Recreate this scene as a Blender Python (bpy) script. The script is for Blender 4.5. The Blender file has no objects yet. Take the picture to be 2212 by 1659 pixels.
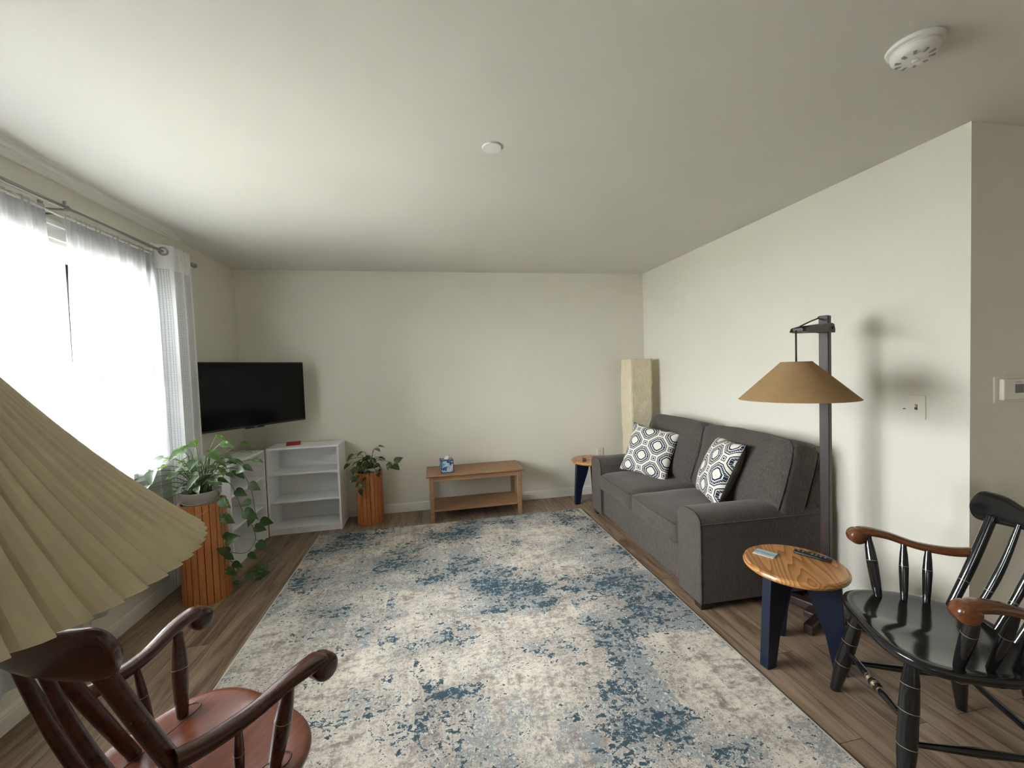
import bpy, bmesh, math, random
from math import sin, cos, pi, radians, sqrt, atan2
from mathutils import Vector, Matrix, noise

S = bpy.context.scene
COL = S.collection
random.seed(7)

# ------------------------------------------------------------------ camera
CAM = Vector((0, 0, 1.4183))
F_PX = 890.0
YAW, PITCH, ROLL = 0.191251, 0.0356774, 0.0343769
fwd = Vector((sin(YAW)*cos(PITCH), cos(YAW)*cos(PITCH), -sin(PITCH)))
rgt = Vector((cos(YAW), -sin(YAW), 0))
dwn = fwd.cross(rgt)
r2 = rgt*cos(ROLL) + dwn*sin(ROLL)
d2 = -rgt*sin(ROLL) + dwn*cos(ROLL)
cd = bpy.data.cameras.new('camera'); cam = bpy.data.objects.new('camera', cd); COL.objects.link(cam)
mw = Matrix((( r2.x, -d2.x, -fwd.x, CAM.x), (r2.y, -d2.y, -fwd.y, CAM.y), (r2.z, -d2.z, -fwd.z, CAM.z), (0, 0, 0, 1)))
cam.matrix_world = mw
cd.sensor_fit = 'HORIZONTAL'; cd.sensor_width = 36.0; cd.lens = F_PX/2212*36.0
cd.clip_start = 0.02
S.camera = cam

# ------------------------------------------------------------------ world (bright overcast sky)
W = bpy.data.worlds.new('world'); S.world = W; W.use_nodes = True
wn = W.node_tree; wn.nodes.clear()
wo = wn.nodes.new('ShaderNodeOutputWorld'); bg = wn.nodes.new('ShaderNodeBackground')
tc = wn.nodes.new('ShaderNodeTexCoord'); sx = wn.nodes.new('ShaderNodeSeparateXYZ'); cr = wn.nodes.new('ShaderNodeValToRGB')
wn.links.new(tc.outputs['Generated'], sx.inputs[0]); wn.links.new(sx.outputs['Z'], cr.inputs[0])
wn.links.new(cr.outputs[0], bg.inputs[0]); wn.links.new(bg.outputs[0], wo.inputs[0])
cr.color_ramp.elements[0].position = 0.0; cr.color_ramp.elements[0].color = (.60, .60, .61, 1)
cr.color_ramp.elements[1].position = 0.75; cr.color_ramp.elements[1].color = (1.0, .99, .97, 1)
e = cr.color_ramp.elements.new(0.2); e.color = (.70, .70, .70, 1)
bg.inputs[1].default_value = 26.0

S.view_settings.view_transform = 'Standard'; S.view_settings.look = 'None'
S.view_settings.exposure = 1.88; S.view_settings.gamma = 1.0; S.view_settings.use_curve_mapping = False
S.cycles.use_denoising = True; S.cycles.use_adaptive_sampling = True; S.cycles.adaptive_threshold = .02
S.cycles.max_bounces = 10; S.cycles.diffuse_bounces = 5; S.cycles.transparent_max_bounces = 32
S.cycles.transmission_bounces = 8
S.cycles.sample_clamp_indirect = 8.0

def portal(name, loc, rot, sx_, sy_):
    l = bpy.data.lights.new(name, 'AREA'); l.shape = 'RECTANGLE'; l.size = sx_; l.size_y = sy_
    l.cycles.is_portal = True
    o = bpy.data.objects.new(name, l); o.location = loc; o.rotation_euler = rot; COL.objects.link(o); return o
portal('added_fill_portal', (-1.96, -2.25, 1.50), (0, radians(-90), 0), 1.3, .75)  # portal for the unseen window added as fill
portal('window_portal', (-1.96, 2.03, 1.50), (0, radians(-90), 0), 1.35, 2.15)

# ------------------------------------------------------------------ materials
MATS = {}
def nt(name):
    m = bpy.data.materials.new(name); m.use_nodes = True; t = m.node_tree
    return m, t, t.nodes['Principled BSDF'], t.nodes['Material Output']
def N(t, typ, **kw):
    n = t.nodes.new(typ)
    for k, v in kw.items():
        if k.startswith('i_'):
            n.inputs[k[2:].replace('_', ' ')].default_value = v
        else: setattr(n, k, v)
    return n
def coords(t, scale=(1, 1, 1), kind='Object', rot=(0, 0, 0)):
    c = t.nodes.new('ShaderNodeTexCoord'); mp = t.nodes.new('ShaderNodeMapping')
    mp.inputs['Scale'].default_value = scale; mp.inputs['Rotation'].default_value = rot
    t.links.new(c.outputs[kind], mp.inputs[0]); return mp.outputs[0]
def ramp(t, fac, stops):
    r = t.nodes.new('ShaderNodeValToRGB')
    els = r.color_ramp.elements
    while len(els) < len(stops): els.new(0.5)
    for e_, (p, c) in zip(els, stops):
        e_.position = p; e_.color = (*c, 1) if len(c) == 3 else c
    t.links.new(fac, r.inputs[0]); return r.outputs[0]
def mixc(t, fac, a, b, mode='MIX'):
    m = t.nodes.new('ShaderNodeMix'); m.data_type = 'RGBA'; m.blend_type = mode
    for sock, v in ((m.inputs[0], fac), (m.inputs[6], a), (m.inputs[7], b)):
        if hasattr(v, 'links') or hasattr(v, 'is_linked'): t.links.new(v, sock)
        else: sock.default_value = v if isinstance(v, (int, float)) else (*v, 1)
    return m.outputs[2]
def noise_(t, vec, scale, detail=4, rough=.6, dist=0):
    n = N(t, 'ShaderNodeTexNoise', i_Scale=scale, i_Detail=detail, i_Roughness=rough, i_Distortion=dist)
    t.links.new(vec, n.inputs['Vector']); return n.outputs['Fac']
def bump(t, b, h, strength=.2, dist=.01):
    n = N(t, 'ShaderNodeBump', i_Strength=strength, i_Distance=dist)
    t.links.new(h, n.inputs['Height']); t.links.new(n.outputs[0], b.inputs['Normal'])
def M(name, col, rough=.6, metal=0, vary=.0, vscale=8, bumps=0, bscale=200, spec=.5, coat=0, stretch=(1, 1, 1)):
    if name in MATS: return MATS[name]
    m, t, b, o = nt(name)
    b.inputs['Roughness'].default_value = rough; b.inputs['Metallic'].default_value = metal
    b.inputs['Specular IOR Level'].default_value = spec; b.inputs['Coat Weight'].default_value = coat
    b.inputs['Coat Roughness'].default_value = .08
    b.inputs['Base Color'].default_value = (*col, 1)
    v = coords(t, stretch)
    f = noise_(t, v, vscale, 5)
    lo = tuple(c*(1-vary) for c in col); hi = tuple(min(1, c*(1+vary)) for c in col)
    t.links.new(ramp(t, f, [(.3, lo), (.7, hi)]), b.inputs['Base Color'])
    if bumps:
        bump(t, b, noise_(t, v, bscale, 3), bumps, .004)
    MATS[name] = m; return m

wall_m = M('wall_paint', (.735, .705, .62), .75, vary=.015, vscale=3, bumps=.08, bscale=350)
ceil_m = M('ceiling_paint', (.70, .675, .615), .8, vary=.015, vscale=2, bumps=.08, bscale=300)
trim_m = M('trim_paint', (.74, .72, .66), .45, vary=.01)
white_m = M('white_melamine', (.88, .88, .885), .45, vary=.01)
frame_m = M('window_vinyl', (.82, .82, .80), .4, vary=.01)
plate_m = M('plate_plastic', (.74, .70, .60), .4, vary=.01)
whitepl_m = M('white_plastic', (.80, .79, .75), .35, vary=.01)
dark_m = M('dark_gap', (.012, .011, .01), .6)
hole_m = M('hole_dark', (.05, .048, .045), .7)
steel_m = M('brushed_nickel', (.33, .32, .30), .35, metal=1, vary=.05)
black_m = M('black_lacquer', (.010, .010, .011), .13, vary=.15, coat=.35)
gold_m = M('gold_ring', (.30, .26, .19), .4, metal=.3)
brass_m = M('stretcher_gilding', (.20, .145, .075), .4, metal=.4)
tvb_m = M('tv_bezel', (.012, .012, .013), .35, vary=.05)
navy_m = M('navy_paint', (.004, .009, .027), .42, vary=.1)
foot_m = M('foot_dark', (.03, .018, .014), .4)
soil_m = M('soil', (.035, .022, .014), .9, vary=.5, vscale=60, bumps=.6, bscale=90)
pot_m = M('pot_greige', (.42, .38, .35), .5, vary=.04)
potw_m = M('pot_white', (.62, .60, .57), .45, vary=.03)
wire_m = M('wire', (.42, .38, .32), .35, metal=.7)
cord_m = M('cord_brown', (.035, .025, .022), .55)
blackpl_m = M('black_plastic', (.015, .014, .014), .38, vary=.05)

def wood(name, a, b_, scale=3, stretch=(1, 14, 14), rough=.4, coat=.1, knots=.0, contrast=1):
    m, t, b, o = nt(name)
    v = coords(t, stretch)
    f = noise_(t, v, scale, 8, .62, .6)
    mid = tuple((x+y)/2 for x, y in zip(a, b_))
    c = ramp(t, f, [(.28, a), (.5, mid), (.72, b_)])
    f2 = noise_(t, coords(t, tuple(s_*4 for s_ in stretch)), scale*1.5, 3)
    c = mixc(t, .25*contrast, c, ramp(t, f2, [(.4, tuple(x*.55 for x in a)), (.6, b_)]))
    t.links.new(c, b.inputs['Base Color'])
    b.inputs['Roughness'].default_value = rough; b.inputs['Coat Weight'].default_value = coat
    b.inputs['Coat Roughness'].default_value = .12
    bump(t, b, f2, .06, .002)
    MATS[name] = m; return m
mahog_m = wood('mahogany', (.034, .0095, .006), (.072, .020, .012), 4, (6, 1.2, 6), .24, .25)
seatred_m = wood('mahogany_seat', (.12, .032, .017), (.18, .052, .028), 3, (5, .8, 5), .26, .45)
cherry_m = wood('cherry_arm', (.085, .026, .009), (.19, .065, .022), 4, (6, 2, 6), .22, .5)
slat_m = wood('planter_slat', (.40, .125, .034), (.56, .205, .062), 6, (8, 8, 1), .45, .05)
slatedge_m = M('slat_groove', (.03, .008, .004), .7)
bench_m = wood('bench_wood', (.22, .115, .055), (.42, .235, .120), 4, (1.2, 14, 14), .5, .0)
walnut_m = wood('lamp_walnut', (.020, .0095, .008), (.042, .021, .018), 5, (9, 9, 1), .45, .0)

# pine table top: broad cathedral grain
def pine():
    m, t, b, o = nt('pine_top')
    v = coords(t, (1, 1, 1), rot=(0, 0, radians(38)))
    mp = t.nodes.new('ShaderNodeMapping'); mp.inputs['Scale'].default_value = (1, .13, 1)
    t.links.new(v, mp.inputs[0])
    n_ = noise_(t, mp.outputs[0], 5.5, 1.5, .4, .0)
    mu_ = N(t, 'ShaderNodeMath', operation='MULTIPLY'); t.links.new(n_, mu_.inputs[0]); mu_.inputs[1].default_value = 26
    pp = N(t, 'ShaderNodeMath', operation='FRACT'); t.links.new(mu_.outputs[0], pp.inputs[0])
    c = ramp(t, pp.outputs[0], [(0, (.60, .31, .105)), (.45, (.53, .25, .078)), (.80, (.36, .150, .043)), (.93, (.30, .115, .032)), (1, (.56, .28, .09))])
    # board joint bands
    t.links.new(c, b.inputs['Base Color']); b.inputs['Roughness'].default_value = .32; b.inputs['Coat Weight'].default_value = .25
    MATS['pine'] = m; return m
pine_m = pine()

def floor_mat():
    m, t, b, o = nt('vinyl_plank')
    v = coords(t, (1, 1, 1), rot=(0, 0, radians(90)))
    br = N(t, 'ShaderNodeTexBrick', offset=.37, squash=1, i_Scale=1.0)
    br.inputs['Mortar Size'].default_value = .0012; br.inputs['Mortar Smooth'].default_value = .1
    br.inputs['Brick Width'].default_value = 1.22; br.inputs['Row Height'].default_value = .152
    br.inputs['Color1'].default_value = (.0, .0, .0, 1); br.inputs['Color2'].default_value = (1, 1, 1, 1); br.inputs['Mortar'].default_value = (.5, .5, .5, 1)
    t.links.new(v, br.inputs['Vector'])
    # per plank offset to the grain coordinate
    co = coords(t, (7, .55, 1))
    add = t.nodes.new('ShaderNodeVectorMath'); add.operation = 'MULTIPLY_ADD'
    t.links.new(br.outputs['Color'], add.inputs[0]); add.inputs[1].default_value = (13, 7, 3); t.links.new(co, add.inputs[2])
    g = noise_(t, add.outputs[0], 2.6, 9, .66, 1.2)
    c = ramp(t, g, [(.30, (.072, .039, .022)), (.40, (.150, .096, .060)), (.50, (.235, .168, .114)), (.58, (.285, .212, .148)), (.72, (.35, .27, .195))])
    plank = ramp(t, br.outputs['Color'], [(0, (.78, .76, .74)), (1, (1.12, 1.10, 1.08))])
    c = mixc(t, 1.0, c, plank, 'MULTIPLY')
    c = mixc(t, br.outputs['Fac'], c, (.02, .014, .010))
    t.links.new(c, b.inputs['Base Color'])
    b.inputs['Roughness'].default_value = .42; b.inputs['Specular IOR Level'].default_value = .4
    bump(t, b, g, .08, .003)
    return m
floor_m = floor_mat()

def rug_mat():
    m, t, b, o = nt('distressed_rug')
    v = coords(t)
    def comb(a, wa, b_, wb, bias=0):
        x = N(t, 'ShaderNodeMath', operation='MULTIPLY_ADD'); t.links.new(a, x.inputs[0]); x.inputs[1].default_value = wa; x.inputs[2].default_value = bias
        y = N(t, 'ShaderNodeMath', operation='MULTIPLY_ADD'); t.links.new(b_, y.inputs[0]); y.inputs[1].default_value = wb; t.links.new(x.outputs[0], y.inputs[2])
        return y.outputs[0]
    vi = coords(t, (1, 1.25, 1))
    fine = noise_(t, vi, 34, 5, .78, .4)                       # centimetre flecks
    fine2 = noise_(t, coords(t, (1.25, 1, 1)), 52, 4, .75, .3)
    mid = noise_(t, coords(t, (1, 1.5, 1)), 7.5, 5, .7, .6)
    stx = noise_(t, coords(t, (1.2, 9, 1)), 2.4, 5, .7, .2)    # streaks across the rug
    sty = noise_(t, coords(t, (9, 1.2, 1)), 2.4, 5, .7, .2)    # streaks along the rug
    cloud = noise_(t, coords(t, (1.0, 1.15, 1)), 1.9, 3, .55)
    # blocks with woven-looking straight borders
    vo = N(t, 'ShaderNodeTexVoronoi', distance='CHEBYCHEV', i_Scale=2.6); t.links.new(coords(t, (1, .8, 1)), vo.inputs['Vector'])
    blk = N(t, 'ShaderNodeSeparateColor'); t.links.new(vo.outputs['Color'], blk.inputs[0])
    # pale ground: ivory and warm grey-taupe
    g1 = comb(comb(fine, .75, mid, .55), 1, comb(stx, .25, sty, .35), 1, -.42)
    base = ramp(t, g1, [(.36, (.24, .205, .185)), (.46, (.37, .325, .295)), (.53, (.54, .49, .43)), (.60, (.68, .63, .55)), (.72, (.75, .70, .61))])
    # dusty blue-grey haze, in blocks
    h = comb(comb(cloud, .55, blk.outputs[0], .16), 1, comb(fine2, .8, sty, .5), 1, -.42)
    haze = ramp(t, h, [(.585, (0, 0, 0)), (.65, (.8, .8, .8))])
    c = mixc(t, haze, base, mixc(t, fine, (.14, .18, .21), (.33, .37, .39)))
    # ink blue flecks, crowded where the cloud is high
    k = comb(comb(cloud, .70, blk.outputs[1], .10), 1, comb(fine, 1.05, mid, .55), 1, -.62)
    k = comb(k, 1, stx, .25, -.12)
    ink = ramp(t, k, [(.632, (0, 0, 0)), (.667, (1, 1, 1))])
    c = mixc(t, ink, c, mixc(t, fine2, (.020, .038, .055), (.085, .145, .185)))
    pale = ramp(t, fine2, [(.585, (0, 0, 0)), (.63, (.85, .85, .85))])
    c = mixc(t, pale, c, (.70, .66, .58))
    t.links.new(c, b.inputs['Base Color']); b.inputs['Roughness'].default_value = .95
    b.inputs['Specular IOR Level'].default_value = .1
    bump(t, b, noise_(t, v, 160, 4, .7), .5, .004)
    return m
rug_m = rug_mat()

def sofa_mat():
    m, t, b, o = nt('chenille')
    v = coords(t)
    f = noise_(t, coords(t, (60, 60, 9)), 3.0, 4, .7)
    g = noise_(t, coords(t, (1, 1, 1)), 11, 5, .6)
    c = ramp(t, f, [(.3, (.050, .043, .038)), (.55, (.090, .079, .070)), (.75, (.138, .122, .108))])
    c = mixc(t, .55, c, mixc(t, g, (.60, .60, .60), (1.25, 1.2, 1.18)), 'MULTIPLY')
    t.links.new(c, b.inputs['Base Color']); b.inputs['Roughness'].default_value = .85
    b.inputs['Sheen Weight'].default_value = .35; b.inputs['Sheen Roughness'].default_value = .5
    b.inputs['Sheen Tint'].default_value = (.55, .5, .48, 1)
    b.inputs['Specular IOR Level'].default_value = .15
    bump(t, b, f, .35, .004)
    return m
sofa_m = sofa_mat()

def sheer_mat():
    m, t, b, o = nt('sheer_voile')
    t.nodes.remove(b)
    tr = N(t, 'ShaderNodeBsdfTransparent'); tr.inputs[0].default_value = (.97, .97, .98, 1)
    tl = N(t, 'ShaderNodeBsdfTranslucent'); tl.inputs[0].default_value = (.56, .57, .60, 1)
    df = N(t, 'ShaderNodeBsdfDiffuse'); df.inputs[0].default_value = (.72, .72, .73, 1)
    a = N(t, 'ShaderNodeMixShader'); a.inputs[0].default_value = .45
    t.links.new(tl.outputs[0], a.inputs[1]); t.links.new(df.outputs[0], a.inputs[2])
    lw = N(t, 'ShaderNodeLayerWeight', i_Blend=.45)
    mr = N(t, 'ShaderNodeMapRange'); mr.inputs['To Min'].default_value = .46; mr.inputs['To Max'].default_value = .88
    t.links.new(lw.outputs['Facing'], mr.inputs[0])
    x = N(t, 'ShaderNodeMixShader'); t.links.new(mr.outputs[0], x.inputs[0])
    t.links.new(tr.outputs[0], x.inputs[1]); t.links.new(a.outputs[0], x.inputs[2])
    t.links.new(x.outputs[0], o.inputs[0]); return m
sheer_m = sheer_mat()
def windowpane_curtain_mat():
    m, t, b, o = nt('grid_weave_curtain')
    t.nodes.remove(b)
    uv = N(t, 'ShaderNodeTexCoord')
    sp = N(t, 'ShaderNodeSeparateXYZ'); t.links.new(uv.outputs['UV'], sp.inputs[0])
    def line(sock, period, w):
        d = N(t, 'ShaderNodeMath', operation='DIVIDE'); t.links.new(sock, d.inputs[0]); d.inputs[1].default_value = period
        fr = N(t, 'ShaderNodeMath', operation='FRACT'); t.links.new(d.outputs[0], fr.inputs[0])
        l = N(t, 'ShaderNodeMath', operation='LESS_THAN'); t.links.new(fr.outputs[0], l.inputs[0]); l.inputs[1].default_value = w
        return l.outputs[0]
    a = line(sp.outputs[0], .0125, .28); b2 = line(sp.outputs[1], .0105, .30)
    mx = N(t, 'ShaderNodeMath', operation='MAXIMUM'); t.links.new(a, mx.inputs[0]); t.links.new(b2, mx.inputs[1])
    # plain band at the header and plain stripes
    hd = N(t, 'ShaderNodeMath', operation='LESS_THAN'); t.links.new(sp.outputs[1], hd.inputs[0]); hd.inputs[1].default_value = 2.15
    st = N(t, 'ShaderNodeMath', operation='DIVIDE'); t.links.new(sp.outputs[0], st.inputs[0]); st.inputs[1].default_value = .17
    sf = N(t, 'ShaderNodeMath', operation='FRACT'); t.links.new(st.outputs[0], sf.inputs[0])
    sl = N(t, 'ShaderNodeMath', operation='LESS_THAN'); t.links.new(sf.outputs[0], sl.inputs[0]); sl.inputs[1].default_value = .72
    m1 = N(t, 'ShaderNodeMath', operation='MULTIPLY'); t.links.new(mx.outputs[0], m1.inputs[0]); t.links.new(hd.outputs[0], m1.inputs[1])
    m2 = N(t, 'ShaderNodeMath', operation='MULTIPLY'); t.links.new(m1.outputs[0], m2.inputs[0]); t.links.new(sl.outputs[0], m2.inputs[1])
    c = mixc(t, m2.outputs[0], (.93, .93, .94), (.58, .59, .63))
    tl = N(t, 'ShaderNodeBsdfTranslucent'); df = N(t, 'ShaderNodeBsdfDiffuse')
    t.links.new(c, tl.inputs[0]); t.links.new(c, df.inputs[0])
    x = N(t, 'ShaderNodeMixShader'); x.inputs[0].default_value = .5
    t.links.new(tl.outputs[0], x.inputs[1]); t.links.new(df.outputs[0], x.inputs[2])
    t.links.new(x.outputs[0], o.inputs[0]); return m
grid_m = windowpane_curtain_mat()

def glass_mat():
    m, t, b, o = nt('window_glass')
    t.nodes.remove(b)
    tr = N(t, 'ShaderNodeBsdfTransparent'); tr.inputs[0].default_value = (.93, .95, .95, 1)
    gl = N(t, 'ShaderNodeBsdfGlossy'); gl.inputs['Roughness'].default_value = .02
    fr = N(t, 'ShaderNodeFresnel', i_IOR=1.45)
    x = N(t, 'ShaderNodeMixShader'); t.links.new(fr.outputs[0], x.inputs[0]); t.links.new(tr.outputs[0], x.inputs[1]); t.links.new(gl.outputs[0], x.inputs[2])
    t.links.new(x.outputs[0], o.inputs[0]); return m
glass_m = glass_mat()

def thin_shade(name, col, tcol, mixf, bscale=500, bst=.15, vary=.06, bdist=.002):
    m, t, b, o = nt(name)
    t.nodes.remove(b)
    f = noise_(t, coords(t), 14, 5)
    c = ramp(t, f, [(.3, tuple(x*(1-vary) for x in col)), (.7, tuple(min(1, x*(1+vary)) for x in col))])
    df = N(t, 'ShaderNodeBsdfDiffuse'); tl = N(t, 'ShaderNodeBsdfTranslucent'); tl.inputs[0].default_value = (*tcol, 1)
    t.links.new(c, df.inputs[0])
    bm_ = N(t, 'ShaderNodeBump', i_Strength=bst, i_Distance=bdist); t.links.new(noise_(t, coords(t), bscale, 3), bm_.inputs['Height'])
    t.links.new(bm_.outputs[0], df.inputs['Normal'])
    x = N(t, 'ShaderNodeMixShader'); x.inputs[0].default_value = mixf
    t.links.new(df.outputs[0], x.inputs[1]); t.links.new(tl.outputs[0], x.inputs[2])
    t.links.new(x.outputs[0], o.inputs[0]); return m
pleat_m = thin_shade('pleated_paper', (.80, .73, .53), (.66, .58, .38), .30)
tan_m = thin_shade('tan_parchment', (.46, .31, .155), (.5, .33, .16), .22)
paper_m = thin_shade('rice_paper', (.80, .72, .53), (.75, .66, .45), .2, bscale=38, bst=1.0, bdist=.012)

def screen_mat():
    m, t, b, o = nt('tv_screen'); b.inputs['Base Color'].default_value = (.006, .006, .007, 1)
    b.inputs['Roughness'].default_value = .10; b.inputs['Specular IOR Level'].default_value = .10; return m
screen_m = screen_mat()
def leaf_mat(name, a, b_, pale=(.45, .52, .30), pf=.0):
    m, t, b, o = nt(name)
    f = noise_(t, coords(t), 30, 3)
    c = ramp(t, f, [(.35, a), (.65, b_)])
    if pf: c = mixc(t, ramp(t, noise_(t, coords(t), 55, 4), [(.56, (0, 0, 0)), (.62, (pf, pf, pf))]), c, pale)
    t.links.new(c, b.inputs['Base Color']); b.inputs['Roughness'].default_value = .35
    tl = N(t, 'ShaderNodeBsdfTranslucent'); tl.inputs[0].default_value = (.25, .42, .06, 1)
    x = N(t, 'ShaderNodeMixShader'); x.inputs[0].default_value = .22
    t.links.new(b.outputs[0], x.inputs[1]); t.links.new(tl.outputs[0], x.inputs[2]); t.links.new(x.outputs[0], o.inputs[0])
    return m
leaf_m = leaf_mat('pothos_leaf', (.022, .050, .018), (.055, .105, .035), pf=.6)
leafd_m = leaf_mat('pothos_leaf_dark', (.014, .032, .014), (.034, .068, .026))
stem_m = M('pothos_stem', (.10, .13, .05), .5, vary=.2)

def cushion_pattern():
    """octagon lattice: rings, lozenges and linked chains in navy on ivory, in UV space"""
    m, t, b, o = nt('octagon_print')
    uv = N(t, 'ShaderNodeTexCoord'); sp = N(t, 'ShaderNodeSeparateXYZ'); t.links.new(uv.outputs['UV'], sp.inputs[0])
    def mth(op, a, b_=None, c=None):
        n = N(t, 'ShaderNodeMath', operation=op)
        for i, v in enumerate((a, b_, c)):
            if v is None: continue
            if isinstance(v, (int, float)): n.inputs[i].default_value = v
            else: t.links.new(v, n.inputs[i])
        return n.outputs[0]
    def cell(off):
        out = []
        for k in (0, 1):
            s_ = mth('ADD', mth('MULTIPLY', sp.outputs[k], 1.0), off)
            out.append(mth('ABSOLUTE', mth('SUBTRACT', mth('FRACT', s_), .5)))
        return out
    def octd(xy, w=.78):
        x, y = xy
        return mth('MAXIMUM', mth('MAXIMUM', x, y), mth('MULTIPLY', mth('ADD', x, y), w))
    A = cell(.0); B = cell(.5)
    dA = octd(A); dB = octd(B)
    d = mth('MINIMUM', dA, dB)
    navy = (.014, .028, .060); ivory = (.74, .71, .64)
    # concentric bands : ivory centre <.16, navy, ivory, navy chain, ivory edge
    bands = ramp(t, d, [(0, ivory), (.150, ivory), (.155, navy), (.195, navy), (.200, ivory), (.222, ivory), (.227, navy), (.285, navy), (.290, ivory), (.310, ivory), (.315, navy), (.342, navy), (.347, ivory)])
    bands_node = bands.node; bands_node.color_ramp.interpolation = 'CONSTANT'
    # link marks breaking up the chain band
    ang = mth('ARCTAN2', A[0], A[1]); angB = mth('ARCTAN2', B[0], B[1])
    use = mth('LESS_THAN', dA, dB)
    an = mth('ADD', mth('MULTIPLY', ang, use), mth('MULTIPLY', angB, mth('SUBTRACT', 1.0, use)))
    brk = mth('LESS_THAN', mth('FRACT', mth('MULTIPLY', an, 5.09)), .16)
    inb = mth('MULTIPLY', mth('GREATER_THAN', d, .2), mth('LESS_THAN', d, .29))
    c = mixc(t, mth('MULTIPLY', brk, inb), bands, ivory)
    # small squares where four octagons meet
    C1 = [mth('ABSOLUTE', mth('SUBTRACT', mth('FRACT', mth('ADD', sp.outputs[0], .5)), .5)), mth('ABSOLUTE', mth('SUBTRACT', mth('FRACT', sp.outputs[1]), .5))]
    C2 = [mth('ABSOLUTE', mth('SUBTRACT', mth('FRACT', sp.outputs[0]), .5)), mth('ABSOLUTE', mth('SUBTRACT', mth('FRACT', mth('ADD', sp.outputs[1], .5)), .5))]
    sq = mth('MINIMUM', mth('MAXIMUM', C1[0], C1[1]), mth('MAXIMUM', C2[0], C2[1]))
    sqc = ramp(t, sq, [(0, navy), (.03, navy), (.031, ivory), (.055, ivory), (.056, navy), (.078, navy), (.079, ivory)])
    sqc.node.color_ramp.interpolation = 'CONSTANT'
    c = mixc(t, mth('LESS_THAN', sq, .10), c, sqc)
    t.links.new(c, b.inputs['Base Color']); b.inputs['Roughness'].default_value = .85
    b.inputs['Specular IOR Level'].default_value = .1
    bump(t, b, noise_(t, coords(t), 180, 3), .3, .003)
    return m
print_m = cushion_pattern()

def tissue_mat():
    m, t, b, o = nt('tissue_box_print')
    v = coords(t)
    f = noise_(t, v, 22, 2, .5, 1.2)
    c = ramp(t, f, [(0, (.012, .020, .12)), (.44, (.015, .03, .16)), (.47, (.22, .42, .62)), (.56, (.33, .53, .70)), (.60, (.70, .72, .72)), (.66, (.55, .25, .20)), (.70, (.10, .30, .22))])
    c.node.color_ramp.interpolation = 'EASE'
    t.links.new(c, b.inputs['Base Color']); b.inputs['Roughness'].default_value = .4; return m
tissue_m = tissue_mat()
def picture_mat():
    m, t, b, o = nt('seaside_picture')
    v = coords(t)
    sp = N(t, 'ShaderNodeSeparateXYZ'); t.links.new(v, sp.inputs[0])
    f = noise_(t, v, 60, 3)
    ad = N(t, 'ShaderNodeMath', operation='MULTIPLY_ADD'); t.links.new(f, ad.inputs[0]); ad.inputs[1].default_value = .04
    t.links.new(sp.outputs['Y'], ad.inputs[2])
    mr = N(t, 'ShaderNodeMapRange'); mr.inputs['From Min'].default_value = -.02; mr.inputs['From Max'].default_value = .06
    t.links.new(ad.outputs[0], mr.inputs[0])
    c = ramp(t, mr.outputs[0], [(0, (.55, .42, .36)), (.3, (.62, .68, .68)), (.45, (.20, .38, .42)), (.6, (.30, .48, .55)), (.8, (.45, .60, .66))])
    t.links.new(c, b.inputs['Base Color']); b.inputs['Roughness'].default_value = .3; return m
picture_m = picture_mat()
red_m = M('red_card', (.42, .035, .035), .45, vary=.15, vscale=20)
bark_m = M('bark', (.11, .10, .09), .9, vary=.3, vscale=6)
snow_m = M('pale_ground', (.22, .22, .19), .95, vary=.15, vscale=1.2)
drive_m = M('driveway', (.34, .34, .34), .9, vary=.1, vscale=3)
ever_m = M('evergreen', (.030, .045, .032), .9, vary=.5, vscale=4, bumps=1, bscale=12)

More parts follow.
